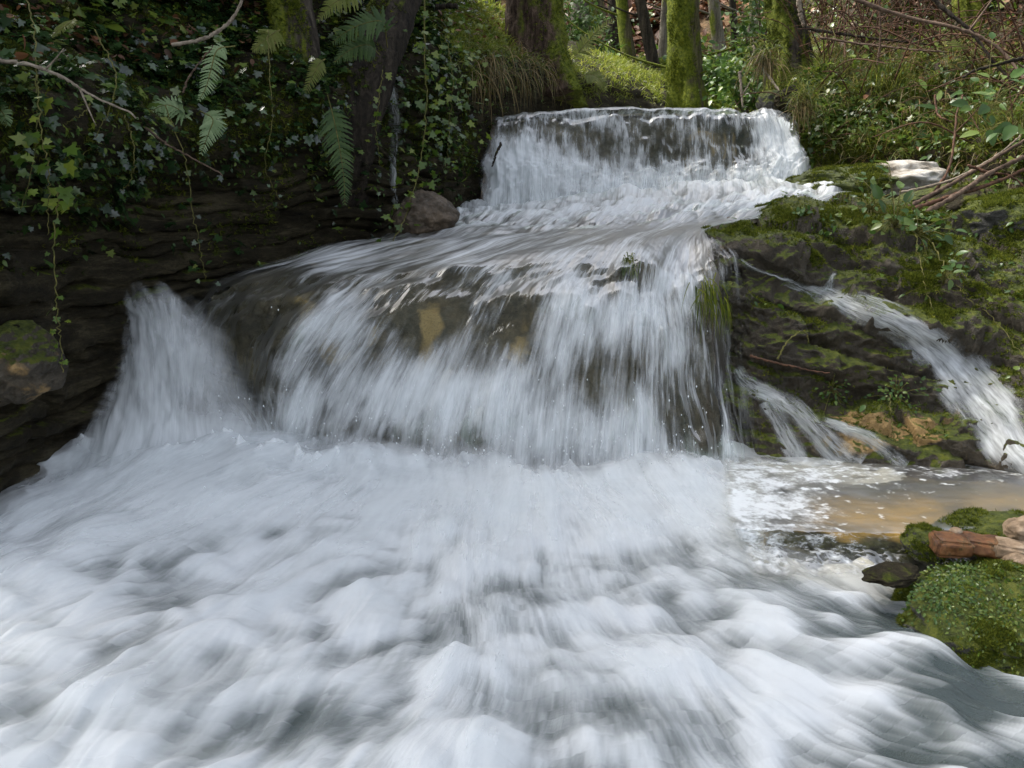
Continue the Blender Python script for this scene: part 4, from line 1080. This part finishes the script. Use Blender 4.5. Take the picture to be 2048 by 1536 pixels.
vine('thin vine trailing down the cliff under the brow', PP((250,230,3.8),(268,300,3.7),(262,360,3.7),(240,380,3.7)), 8, .04, spread=.03, mat='ivy')
vine('yellow trailing stem hanging down the mossy right ledge', PP((1830,470,4.2),(1840,520,4.1),(1855,590,3.95),(1875,640,3.85)), 5, .03, spread=.02, group='trailing stems on the right ledge')
vine('long yellow stem slanting down the right ledge to the edge of the picture', PP((1865,485,4.2),(1905,560,4.0),(1940,600,3.9),(1990,640,3.8),(2055,720,3.6)), 3, .03, spread=.02, group='trailing stems on the right ledge')
vine('yellow stem hanging in front of the tan wet rock', PP((1780,790,3.5),(1784,850,3.4),(1790,885,3.36)), 0, .02, group='trailing stems on the right ledge')

# ------------------------------------------------------------------ sticks and branches
def stick(label, path, r0, mat='twig', name='branch', cat='branch', group=None, side=(), r1=.5, wob=.006):
    path = spline(path, 40)
    r = np.random.default_rng(len(label) + int(abs(path[0][0]) * 100))
    path[1:-1] += np.cumsum(r.normal(size=(38, 3)), 0) * wob * .12 + r.normal(size=(38, 3)) * wob * .25
    m = MB()
    V, F = tube(path, np.linspace(r0, r0 * r1, 40) * (1 + .15 * r.normal(size=40)), 8); m.add(V, F)
    for (k, d, L) in side:
        q = [path[k], path[k] + np.array(d) * L * .5 + np.array([0, 0, -.02 * L]), path[k] + np.array(d) * L]
        V, F = tube(spline(q, 12), np.linspace(r0 * .5, r0 * .2, 12), 6); m.add(V, F)
    return tag(m.build(name, M[mat], None, origin=tuple(path[0])), label, cat, group)
gL, gR, gS = 'bare branches on the left bank', 'bare branches on the right bank', 'sticks stacked on the right rocks'
stick('long pale branch slanting down across the ivy from the left edge', PP((-30,118,3.2),(60,132,3.2),(120,155,3.2),(180,192,3.2),(272,237,3.2)), .009, 'paletwig', group=gL, side=[(14,(.7,-.1,.6),.12),(26,(.3,0,-.9),.15)], r1=.35)
stick('curved bare branch arching up to the top edge above the pale fern', PP((345,90,4.1),(405,78,4.1),(450,50,4.1),(478,10,4.1),(486,-40,4.1)), .010, 'paletwig', group=gL)
stick('dark thin branch sloping down below the pale ferns', PP((290,255,3.9),(330,285,3.9),(380,315,3.9),(445,352,3.9)), .006, 'twig', group=gL)
stick('thin upright twig beside the curled pale fern', PP((365,185,4.0),(385,140,4.0),(425,90,4.0)), .005, 'twig', group=gL)
stick('thick cut branch stub lying at the top of the grassy bank', PP((870,14,7.0),(895,13,7.0),(915,12,7.0)), .022, 'barkdark', group=gL, r1=.9)
stick('long bare branch sweeping down to the right edge at the top right', PP((1650,-30,6.4),(1720,2,6.3),(1810,32,6.2),(1910,55,6.0),(1970,78,5.9),(2015,115,5.8),(2070,190,5.6)), .017, 'twig', group=gR, side=[(22,(.5,0,.8),.5),(28,(.8,0,-.5),.4)])
stick('dark bare branch crossing the long one near the top right corner', PP((1840,-30,6.3),(1890,20,6.2),(1940,62,6.1),(1985,120,6.0),(2030,170,5.9)), .016, 'barkdark', group=gR)
stick('dark branch running level into the right edge', PP((2070,112,5.4),(2010,125,5.4),(1950,142,5.4),(1925,155,5.4)), .013, 'barkdark', group=gR)
stick('pale dead branch hanging from the top edge beside the dark mossy trunk', PP((1597,-30,7.6),(1601,20,7.6),(1607,52,7.6)), .026, 'paletwig', group=gR, r1=.5)
stick('pale stick leaning over the right lip of the upper fall', PP((1506,92,7.6),(1518,128,7.5),(1545,165,7.3),(1566,195,7.15),(1580,222,7.05)), .014, 'paletwig', group=gR, side=[(8,(-.3,0,.9),.2)])
stick('short pale upright stick standing at the right end of the upper lip', PP((1479,143,7.5),(1481,175,7.45),(1484,214,7.4)), .015, 'paletwig', group=gR, side=[(28,(.4,0,.7),.22)])
stick('reddish bramble stem bending over the white mossy rock', PP((1845,415,4.9),(1875,375,5.0),(1898,330,5.1),(1908,270,5.2),(1912,225,5.3),(1925,190,5.4)), .010, 'redtwig', group=gR, side=[(24,(.5,-.2,.7),.25)])
stick('thin bramble cane curving above the dark hollow', PP((1870,190,6.0),(1875,225,5.9),(1890,238,5.8),(1905,242,5.8)), .008, 'redtwig', group=gR)
stick('fallen dark branch lying along the slope behind the mossy trunk', PP((1610,55,7.6),(1690,70,7.4),(1770,80,7.2),(1870,92,7.0)), .016, 'barkdark', group=gR)
stick('grey fallen branch lower on the slope above the grass', PP((1640,75,7.3),(1730,88,7.1),(1810,96,6.9),(1900,104,6.7)), .012, 'twig', group=gR)
stick('thin leaning stem standing against the right slope', PP((1755,130,6.9),(1762,70,6.9),(1758,-20,6.9)), .010, 'twig', group=gR)
stick('thick brown stick at the front of the stack', PP((1852,425,4.55),(1920,385,4.65),(1990,340,4.8),(2075,300,4.95)), .016, 'twig', 'stick', 'stick', gS, r1=.8)
stick('straight grey stick second in the stack', PP((1818,413,4.75),(1890,375,4.85),(1960,335,5.0),(2060,272,5.15)), .013, 'twig', 'stick', 'stick', gS, r1=.7)
stick('reddish stick lying lowest of the stack with its broken end on the wet ledge', PP((1828,418,4.6),(1900,392,4.65),(1985,365,4.75),(2070,330,4.9)), .014, 'redtwig', 'stick', 'stick', gS, r1=.7)
stick('thin pale stick lying across the top of the stack', PP((1800,385,5.0),(1900,360,5.0),(1985,315,5.1),(2040,270,5.2)), .009, 'paletwig', 'stick', 'stick', gS, r1=.6)
stick('bent dark stick leaning out of the stack at the right edge', PP((1935,330,4.9),(1980,345,4.85),(2020,350,4.8),(2060,380,4.75)), .010, 'redtwig', 'stick', 'stick', gS)
stick('short dark twig caught in the white water of the upper fall', PP((1003,286,6.45),(992,306,6.42),(984,332,6.40)), .012, 'barkdark', 'twig', 'twig')
stick('brown root running level across the dark rock beside the fall', PP((1500,712,3.72),(1550,724,3.66),(1600,735,3.60),(1660,745,3.55)), .006, 'redtwig', 'root', 'root')
stick('yellow stem looping over the dark rock beside the fall', PP((1555,718,3.66),(1570,690,3.66),(1598,664,3.66),(1612,668,3.66),(1616,684,3.66)), .004, 'greenstem', 'root', 'root')
mb = MB()
r = np.random.default_rng(5)
p, nn = S_bank.sample(420, lambda C, N: in_px(C, 1600, 2250, -80, 150, 40) + .12 * in_px(C, 1600, 2250, 150, 330, 40) + .5 * in_px(C, 1920, 2250, 100, 350, 40))
for a, b in zip(p, nn):
    d = unit(np.array([r.normal() * .8, r.normal() * .4 - .15, abs(r.normal()) * .5 + .1])); L = .4 + .9 * r.random()
    q = [a, a + d * L * .5 + [0, 0, .12 * L], a + d * L + [0, 0, -.1 * L]]
    V, F = tube(spline(q, 12), np.linspace(.0055, .002, 12) * (.6 + r.random()), 4); mb.add(V, F)
tag(mb.build('bramble_tangle', M['redtwig'], None), kind='stuff')

# ------------------------------------------------------------------ trees
def tree(label, path, radii, mat, bark=.02, flare=0, nseg=90, nround=40, moss=0, shade_crown=None, name='tree', group='trees on the banks', mossmat='moss', limbs=(), mossside=None):
    path = spline(path, nseg)
    rad = np.interp(np.linspace(0, 1, nseg), np.linspace(0, 1, len(radii)), radii)
    root = empty(name, path[0], label, 'tree', group)
    V, F = tube(path, rad, nround)
    body = V[:-2].reshape(nseg, nround, 3)
    out = unit(body - path[:, None])
    a = np.linspace(0, 2 * np.pi, nround, endpoint=False)
    zl = np.cumsum(np.concatenate([[0], np.linalg.norm(np.diff(path, axis=0), axis=1)]))
    A, Z = np.meshgrid(a, zl)
    sd = int(abs(path[0][0] * 100)) % 60
    rr = rad[:, None]
    d = bark * (ridged(v3(np.cos(A) * 2.5, np.sin(A) * 2.5, Z * 1.3), 4, 210 + sd) - .6) * 2 + bark * fbm(v3(np.cos(A) * 6, np.sin(A) * 6, Z * 8), 3, 215 + sd)
    d += rr * .14 * fbm(v3(np.cos(A), np.sin(A), Z * 1.1), 2, 230 + sd)
    d += flare * np.exp(-Z / (rad[0] * 1.6)) * (0.45 + 0.55 * np.sin(A * 4 + sd + fbm(v3(A, Z, 0), 2, 3))) * rad[0]
    body = body + out * d[..., None]
    V = np.concatenate([body.reshape(-1, 3), V[-2:]])
    m = MB(); m.add(V, F)
    for (k, dr, L, r0) in limbs:
        c = path[int(k * (nseg - 1))]; dr = np.array(dr, float)
        q = spline([c, c + dr * L * .4 + [0, 0, .05 * L], c + dr * L * .75 + [0, 0, .16 * L], c + dr * L + [0, 0, .3 * L]], 24)
        V2, F2 = tube(q, np.linspace(r0, r0 * .3, 24), 10); m.add(V2, F2)
    m.build('trunk', M[mat], root)
    if moss:
        s = Surf(body, grid_faces(nseg, nround))
        ms = np.array(mossside or (-1, -.3, .1))
        s.N = unit(s.C - path[np.argmin(((s.C[:, None, :] - path[None, ::4]) ** 2).sum(-1), axis=1) * 4])
        moss_on(s, moss, lambda C, N: np.clip(N @ ms + .25, 0, 1) * (.08 + clumpy(C * np.array([1, 1, .5]), 6, -.15, .25, sd)), .018, 'moss', mossmat, root)
    if shade_crown:  # unseen leaf mass added above the view to block sun and sky
        r = np.random.default_rng(sd + 3)
        m = MB(); W = MB()
        (cx, cy, cz), (sx, sy, sz), nb, nl, size = shade_crown
        for b in range(nb):
            e = np.array([cx, cy, cz]) + unit(r.normal(size=3)) * r.random() ** .45 * np.array([sx, sy, sz])
            st = path[int((.55 + .45 * r.random()) * (nseg - 1))]
            q = spline([st, (st + e) / 2 + [0, 0, .25], e], 14)
            V2, F2 = tube(q, np.linspace(.035, .008, 14), 6); W.add(V2, F2)
            k = nl // nb
            pos = e + r.normal(size=(k, 3)) * np.array([.34, .34, .2]) * (.7 + .6 * r.random())
            scatter(m, *OVAL, pos, frames(r.normal(size=(k, 3)) * .5 + [0, 0, 1], r.normal(size=(k, 3))), size * (.6 + .7 * r.random(k)), r.random(k))
        W.build('limbs', M['barkdark'], root)  # branches that carry the added shade foliage
        m.build('shade_crown', M['shadeleaf'], root, smooth=False)
    return root
tree('leaning trunk with bright green moss down its lit left side, in the ivy bank', [P(606,300,5.15),P(604,190,5.2),P(590,60,5.3),P(578,-60,5.4),P(560,-420,5.7),P(545,-800,6.0)], [.17,.14,.13,.125,.11,.07], 'bark', .012, .5, moss=14000, mossside=(-.8,-.5,.2), shade_crown=((-4.0,3.5,5.4),(2.5,2.4,.9),80,13000,.14), mossmat='mossbright')  # foliage set out of view, left of the trunk, to shade the pool
tree('dark leaning trunk between the green ferns and the hanging ivy curtain', [P(676,440,5.62),P(697,280,5.36),P(742,130,5.5),P(790,10,5.75),P(840,-200,6.1),P(900,-700,6.6)], [.17,.16,.16,.15,.13,.08], 'barkdark', .02, .4, moss=4000, shade_crown=((-2.5,6.3,5.6),(2.0,1.3,.8),60,9000,.14), mossside=(-.5,-.2,.8))  # foliage spread out of view to shade the chute and lower fall
tree('stout flaky brown trunk with a mossy right edge above the upper fall', [P(1085,215,8.15),P(1078,120,8.25),P(1068,0,8.35),P(1062,-200,8.5),P(1050,-900,9)], [.36,.29,.27,.25,.17], 'barkred', .035, .5, moss=5000, shade_crown=((-2.3,8.3,6.0),(1.5,1.1,.8),40,5500,.15), mossmat='mossbright', mossside=(1,-.2,.1))  # foliage shifted out of view to shade the upper fall
tree('upright tree covered in yellow-green moss on the bright grass', [P(1376,262,11.2),P(1372,212,11.2),P(1370,170,11.2),P(1368,90,11.2),P(1366,0,11.2),P(1362,-250,11.3),P(1360,-700,11.5)], [.27,.25,.215,.205,.20,.17,.12], 'barkmoss', .012, .6, moss=9000, mossmat='mossbright', limbs=[(.40,(-.8,.3,.15),2.2,.018),(.44,(.9,-.1,.1),2.0,.018),(.36,(.95,-.4,.25),1.3,.014)], mossside=(-.8,-.5,.1))
tree('dark ivy-hung trunk with moss streaks at the right of the upper fall', [P(1592,215,7.9),P(1582,150,8.0),P(1572,60,8.1),P(1562,-40,8.2),P(1548,-500,8.6)], [.24,.175,.155,.15,.10], 'bark', .025, .7, moss=6000, mossside=(-.5,-.6,.2))
tree('dim green trunk behind the branches at the top right', [P(1962,110,7.4),P(1962,40,7.4),P(1958,-40,7.4),P(1950,-500,7.6)], [.22,.19,.18,.12], 'barkmoss', .02, .4, moss=3000, mossside=(-.2,-.8,.2))
far = [(1228,112,1226,-40,.085,'barkdark','slim dark trunk standing on the rusty hillside'),
       (1262,135,1238,-40,.09,'barkmoss','pale leaning trunk on the hill left of the moss-covered tree'),
       (1312,138,1282,10,.075,'barkdark','thin dark stem leaning left beside the moss-covered tree'),
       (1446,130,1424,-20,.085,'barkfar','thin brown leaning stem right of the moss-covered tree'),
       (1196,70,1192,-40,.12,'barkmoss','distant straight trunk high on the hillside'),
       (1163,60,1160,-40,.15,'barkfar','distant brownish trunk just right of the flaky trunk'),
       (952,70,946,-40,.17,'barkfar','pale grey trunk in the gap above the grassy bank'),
       (984,60,990,-40,.12,'barkdark','dark trunk in the gap beside the flaky brown trunk'),
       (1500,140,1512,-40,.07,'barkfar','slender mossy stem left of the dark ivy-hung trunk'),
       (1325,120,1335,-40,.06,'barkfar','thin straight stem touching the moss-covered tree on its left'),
       (1475,120,1462,-40,.05,'barkdark','wiry dark stem in the shrubs below the slope')]
for x, y, x2, y2, rd, mt, lb in far:
    b, _ = S_floor.hit(x, y, 15)
    b = b - np.array([0, 0, .1])
    d = np.array(P(x2, y2, b[1])) - b
    d = d / d[2]
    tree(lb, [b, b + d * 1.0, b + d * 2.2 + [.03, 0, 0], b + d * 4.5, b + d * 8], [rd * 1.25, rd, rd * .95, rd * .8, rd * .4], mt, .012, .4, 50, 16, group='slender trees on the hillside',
         limbs=[(.3, (.8, -.2, .5), 1.6, rd * .3), (.4, (-.7, -.3, .6), 1.8, rd * .3), (.5, (.5, .3, .7), 1.6, rd * .25), (.22, (-.9, 0, .2), 1.2, rd * .2)])
def bush(label, c, s, n, size, mat, tm=OVAL, name='bush', cat='bush', group='shrubs on the hillside'):
    r = np.random.default_rng(len(label))
    base = np.array(c) - [0, 0, s[2]]
    root = empty(name, base, label, cat, group)
    W = MB(); L = MB()
    for b in range(14):
        e = np.array(c) + unit(r.normal(size=3)) * r.random() ** .4 * np.array(s)
        V, F = tube(spline([base + r.normal(size=3) * .05, (base + e) / 2 + r.normal(size=3) * .1, e], 10), np.linspace(.015, .004, 10), 5); W.add(V, F)
        k = n // 14
        pos = e + r.normal(size=(k, 3)) * np.array(s) * .28
        scatter(L, *tm, pos, frames(r.normal(size=(k, 3)) * .6 + [0, -.3, .8], r.normal(size=(k, 3))), size * (.5 + .8 * r.random(k)), r.random(k))
    W.build('stems', M['twig'], root); L.build('foliage', M[mat], root, smooth=False)
for x, y, Yd, s, mt, lb in [(1168,62,13.5,(.55,.4,.7),'fern','bluish green bush right behind the flaky brown trunk'),
                        (1450,155,11.5,(.4,.3,.35),'herb','leafy bush at the right of the moss-covered tree'),
                        (1500,175,9.6,(.4,.35,.35),'herb','low leafy bush at the end of the upper lip'),
                                                (1330,118,15,(.4,.3,.25),'fern','green bush on the hill left of the moss-covered tree'),
                                                (1530,60,11,(.4,.4,.6),'herb','shadowed bush behind the dark ivy-hung trunk'),
                        (1245,140,13.6,(.5,.4,.22),'grass','low bright bush on the grassy rise')]:
    bush(lb, P(x, y, Yd), s, 1100, .075, mt)

# ------------------------------------------------------------------ grass tufts and small plants
def tuft(label, base, n, length, mat, lean=(0, -.3, .5), droop=1.2, spread=.05, width=.006, group='hanging grass tufts', jit=.35):
    r = np.random.default_rng(len(label))
    root = np.array(base)
    m = MB()
    blades(m, root + r.normal(size=(n, 3)) * spread, np.array(lean) + r.normal(size=(n, 3)) * jit, length * (.5 + .6 * r.random(n)), width, droop, 6, r=r)
    return tag(m.build('grass_tuft', M[mat], None, origin=tuple(root)), label, 'grass', group)
tuft('orange and green grass tuft hanging under the dark ivy-hung trunk', P(1532,125,7.5), 150, .36, 'straw', (-.1,-.5,.0), 1.8, .045, .009)
tuft('green topping of grass blades above the orange tuft', P(1530,112,7.5), 160, .20, 'grass', (-.2,-.4,.4), 1.3, .07, .009)
tuft('straw-coloured grass tuft hanging over the right side of the upper fall', P(1603,215,6.75), 90, .34, 'straw', (-.1,-.4,.0), 1.8, .04, .007)
tuft('green grass tuft at the right shoulder of the upper fall', P(1612,205,6.75), 200, .26, 'grass', (-.2,-.4,.5), 1.2, .07, .007)
tuft('long brown grass tuft hanging from the grassy bank over the dark hollow', P(985,125,6.85), 90, .42, 'straw', (0,-.6,-.2), 1.8, .07, .006)
tuft('brown grass tuft hanging below the flaky brown trunk', P(1050,150,7.5), 70, .40, 'straw', (0,-.6,-.2), 1.8, .08, .006)
tuft('drowned grass tuft with bright green blades in the right edge of the fall', P(1415,575,3.84), 60, .20, 'mossbright', (0,-.5,-.6), 1.2, .03, .005, jit=.22)
tuft('smaller drowned tuft of green blades beside the dark rock', P(1446,610,3.83), 36, .16, 'mossbright', (.1,-.5,-.6), 1.2, .025, .005, jit=.22)
tuft('yellow moss tuft on the lip of the lower fall', P(1258,525,4.02), 120, .09, 'grass', (0,-.5,-.1), 1.3, .02, .006, jit=.2)
def plant(label, px, py, surf, n, size, mat='herb', tm=OVAL, spread=.06, up=.7, group='small plants on the right rocks', Y=4, name='leafy_plant', Yfix=None, carpet=False):
    r = np.random.default_rng(len(label))
    b = np.array(P(px, py, Yfix)) if Yfix else surf.hit(px, py, Y)[0]
    root = empty(name, b, label, 'plant', group)
    L = MB(); W = MB()
    e = b + r.normal(size=(n, 3)) * spread + np.array([0, -.3, .5]) * spread
    if carpet:                                   # creeping: each leaf sits on the stone
        e, nn = surf.sample(n, lambda C, N: np.exp(-((C - b) ** 2).sum(1) / spread ** 2) * (N[:, 2] > .1), r)
        e = e + nn * .006
    for q in e[:0 if carpet else 40]:
        V, F = tube(spline([b, (b + q) / 2 + [0, 0, .3 * spread], q], 6), .0016, 4); W.add(V, F)
    rot = frames(r.normal(size=(n, 3)) * .45 + [0, -.6, up], (e - b) + [0, 0, -.4 * spread])
    scatter(L, *tm, e, rot, size * (.5 + .7 * r.random(n)), r.random(n))
    if not carpet: W.build('stems', M['greenstem'], root)
    L.build('leaves', M[mat], root, smooth=False)
plant('broad-leaved plant with glossy drooping leaves on the mossy ledge', 1790, 455, S_right, 34, .075, spread=.085)
plant('clump of round-leaved plant at the crest of the mossy ledge', 1740, 425, S_right, 60, .045, spread=.09)
plant('leafy plant on the ledge under the stick stack', 1835, 470, S_right, 24, .06, spread=.07)
plant('small plant with a fallen leaf low on the mossy ledge', 1885, 570, S_right, 20, .05, spread=.06)
plant('cress-like plant growing on the dark rock, the left of two', 1662, 785, S_right, 90, .020, spread=.04)
plant('cress-like plant above the tan wet rock, the right of two', 1790, 800, S_right, 150, .022, spread=.05)
plant('bramble with big pale green leaves at the right edge', 1970, 230, S_bank, 26, .10, spread=.14, mat='herb', Yfix=5.3)
plant('low bramble of shiny leaves at the right edge above the sticks', 2040, 265, S_bank, 30, .11, spread=.14, Yfix=4.9)
plant('yellow-green leafy plant on the right bank beside the upper fall', 1690, 165, S_bank, 40, .07, spread=.14, mat='ivylight', Y=7)
plant('long-leaved plant hanging over the dark hollow on the right bank', 1870, 250, S_bank, 30, .15, tm=LONG, spread=.08, Y=6)
plant('long-leaved plant at the top of the left bank', 150, 20, S_left, 16, .20, 'ivylight', LONG, .10, group='small plants on the left bank')
# ------------------------------------------------------------------ loose rocks, bricks
def ico(sub=5):
    bm = bmesh.new()
    bmesh.ops.create_icosphere(bm, subdivisions=sub, radius=1)
    V = np.array([v.co[:] for v in bm.verts]); F = np.array([[v.index for v in f.verts] for f in bm.faces])
    bm.free()
    return V, F
ICO = ico(6)
ICO5 = ico(5)
def boulder(label, c, s, mat, rot=0.0, seed=0, rough=.22, moss=0, mosssize=.014, flat=.0, name='boulder', cat='rock', group='loose rocks along the stream', mw=None, tilt=0.0, big=True):
    V, F = (ICO if big else ICO5)
    V = V.copy()
    d = fbm(V * 1.1 + seed, 3, 301 + seed % 40) * rough * 2 + ridged(V * 2.2 + seed, 4, 320 + seed % 40) * rough * .55 + fbm(V * 7, 4, 340, .6) * rough * .28
    V = V * (1 + d - rough * .3)[:, None]
    V[:, 2] = np.where(V[:, 2] > flat, flat + (V[:, 2] - flat) * .55, V[:, 2]) if flat else V[:, 2]
    V = V * np.array(s)
    ct, stt = math.cos(tilt), math.sin(tilt)
    V = V @ np.array([[ct, 0, -stt], [0, 1, 0], [stt, 0, ct]])
    cr, sr = math.cos(rot), math.sin(rot)
    V = V @ np.array([[cr, sr, 0], [-sr, cr, 0], [0, 0, 1]])
    c = np.array(c, float)
    if moss:
        root = empty(name, c, label, cat, group)
        m = MB(); m.add(V + c, [F]); m.build('stone', M[mat], root)
        sf = Surf(V + c, [F])
        sf.N = unit(np.cross(sf.V[sf.T[:, 1]] - sf.V[sf.T[:, 0]], sf.V[sf.T[:, 2]] - sf.V[sf.T[:, 0]]))
        moss_on(sf, moss, lambda C, N: np.clip(N[:, 2] + .3, 0, 1) * (.03 + clumpy(C, 5, -.1, .25, seed)) * (1 if mw is None else mw(C, N)), mosssize, 'moss', 'ledgemoss', root)
        return root, sf
    m = MB(); m.add(V + c, [F])
    return tag(m.build(name, M[mat], None, origin=tuple(c)), label, cat, group), None
# pale rock: bare bleached patch in the middle, moss round it
t = NT('pale_rock')
p = t.obj()
n = t.noise(p, 6, 5, 0.65, .4)
c = t.ramp(n, [(0.38, (0.16, 0.125, 0.085)), (0.5, (0.40, 0.36, 0.30)), (0.64, (0.60, 0.57, 0.52))])
sx = t.n('ShaderNodeSeparateXYZ', {0: p})
e = t.math('ADD', t.math('POWER', t.math('DIVIDE', t.math('SUBTRACT', sx.outputs[0], 0.18), 0.24), 2.0), t.math('MULTIPLY', t.math('SUBTRACT', t.noise(p, 5, 4, .6), .5), 2.2))
mc = t.ramp(t.noise(p, 30, 4, .7), [(0.3, (0.02, 0.024, 0.008)), (0.5, (0.05, 0.065, 0.012)), (0.7, (0.10, 0.11, 0.02))])
M['pale'] = t.done(t.bsdf(t.mix(t.step(.75, 1.1, e), c, mc), .7, t.bump(t.noise(p, 30, 5, .7), .6, .02)))
boulder('flat pale rock with bleached top and mossy rim at foot of the right bank', P(1752,378,5.95), (.62,.42,.17), 'pale', .1, 3, .25, 9000, .014, 0,
        mw=lambda C, N: sstep(.15, .34, np.abs(C[:, 0] - P(1752,360,5.95)[0] - .18) + .2 * fbm(C * 5, 2, 371)) + .4 * (C[:, 2] < P(1752,366,5.95)[2]))
boulder('wet dark boulder where the left wall meets the chute', P(850,432,5.25), (.19,.20,.15), 'bed', .3, 7, .2)
boulder('rounded mossy boulder at the right edge below the sticks', P(2030,460,4.55), (.30,.30,.20), 'mossrock', .4, 11, .18, 8000, .015)
boulder('dark slab leaning under the stick stack', P(1905,400,4.85), (.20,.16,.035), 'cliff', .5, 13, .16, tilt=-.35, big=False)
boulder('grey slab lying on the wet ledge in front of the pale rock', P(1840,390,5.15), (.17,.14,.04), 'mossrock', .1, 15, .16, tilt=-.3, big=False)
boulder('dark olive rock block bulging from the left wall above the foam', P(35,725,3.06), (.16,.22,.15), 'ledge', .3, 41, .2)
boulder('small round mossy stone on the right lip of the upper fall', P(1545,205,7.2), (.13,.12,.10), 'mossrock', .1, 17, .15, big=False)
boulder('dark stone wedged beside the round mossy stone above the upper fall', P(1578,200,7.1), (.15,.12,.10), 'cliff', .5, 19, .2, big=False)
r4, s4 = boulder('large moss and leaf covered boulder in the lower right corner', (1.51,2.15,-.02), (.31,.24,.15), 'mossrock', .2, 23, .24, 26000, .009, mw=lambda C, N: .03 + clumpy(C, 7, -.15, .15, 3))
r5, s5 = boulder('wet dark rock above the bricks at the right edge', P(1985,1072,2.60), (.22,.14,.07), 'mossrock', .1, 27, .18, 1500, .010)
boulder('mossy lump at the end of the little step beside the bricks', P(1850,1090,2.47), (.07,.08,.06), 'mossrock', .1, 29, .18, 1800, .009)
boulder('black wet stone breaking the foam left of the mossy corner boulder', P(1785,1150,2.28), (.10,.06,.022), 'cliff', .4, 31, .2, big=False)
t = NT('tan_stone')
p = t.obj()
n = t.noise(p, 18, 5, .65)
M['tanstone'] = t.done(t.bsdf(t.ramp(n, [(0.35, (0.12, 0.08, 0.045)), (0.5, (0.26, 0.18, 0.11)), (0.66, (0.40, 0.31, 0.22))]), .7, t.bump(n, .5, .01)))
boulder('tan rounded stone resting beside the mossy corner boulder', P(2035,1124,2.32), (.05,.045,.032), 'tanstone', .4, 33, .12, big=False)
boulder('small orange pebble on top of the brick', P(1912,1062,2.42), (.022,.018,.012), 'tanstone', .4, 35, .08, big=False)
boulder('brown stone at the right edge behind the bricks', P(2050,1062,2.5), (.07,.06,.05), 'tanstone', .2, 37, .16, big=False)
t = NT('wet_brick')
p = t.obj()
n = t.noise(p, 14, 6, .7)
n2 = t.noise(p, 30, 5, .7)
M['brick'] = t.done(t.bsdf(t.mix(t.step(.5, .68, n2), t.ramp(n, [(0.36, (0.04, 0.018, 0.009)), (0.5, (0.17, 0.07, 0.024)), (0.66, (0.27, 0.14, 0.055))]), (0.035, 0.032, 0.014)), .6, t.bump(t.noise(p, 60, 4, .7), .5, .006)))
def brick(label, c, size, rz, tilt, mat, seed):
    bm = bmesh.new()
    bmesh.ops.create_cube(bm, size=1)
    for v in bm.verts: v.co = Vector((v.co.x * size[0], v.co.y * size[1], v.co.z * size[2]))
    bmesh.ops.bevel(bm, geom=bm.edges[:], offset=.009, segments=3, affect='EDGES')
    bmesh.ops.subdivide_edges(bm, edges=bm.edges[:], cuts=4, use_grid_fill=True)
    bmesh.ops.triangulate(bm, faces=bm.faces[:])
    V = np.array([v.co[:] for v in bm.verts]); F = np.array([[v.index for v in f.verts] for f in bm.faces]); bm.free()
    V = V + unit(V) * (fbm(V * 18 + seed, 3, 360) * .016 + fbm(V * 60, 3, 365) * .004)[:, None]
    a, b = math.cos(tilt), math.sin(tilt); V = V @ np.array([[a, 0, -b], [0, 1, 0], [b, 0, a]])
    a, b = math.cos(rz), math.sin(rz); V = V @ np.array([[a, b, 0], [-b, a, 0], [0, 0, 1]])
    m = MB(); m.add(V + np.array(c), [F])
    tag(m.build('brick', M[mat], None, origin=tuple(c), smooth=True), label, 'brick', 'old bricks at the right edge')
brick('worn orange brick lying with its broken end toward the water', P(1900,1088,2.38), (.11,.11,.055), -.15, .04, 'brick', 1)
brick('orange brick lying behind the worn one at its right', P(1962,1090,2.40), (.12,.10,.05), -.25, .08, 'brick', 5)
brick('pale dusty brick fragment at the right edge', P(2020,1100,2.36), (.10,.09,.05), -.4, .05, 'tanstone', 9)
plant('carpet of tiny bright leaves on the lower right boulder', 1930, 1150, s4, 800, .013, 'ivylight', OVAL, .10, .8, Y=2, carpet=True)
plant('patch of tiny leaves on the shoulder of the lower right boulder', 1880, 1200, s4, 400, .011, 'herb', OVAL, .07, .8, Y=2, carpet=True)
plant('patch of tiny bright leaves near the corner on the lower right boulder', 2010, 1240, s4, 500, .011, 'ivylight', OVAL, .10, .8, Y=2, carpet=True)
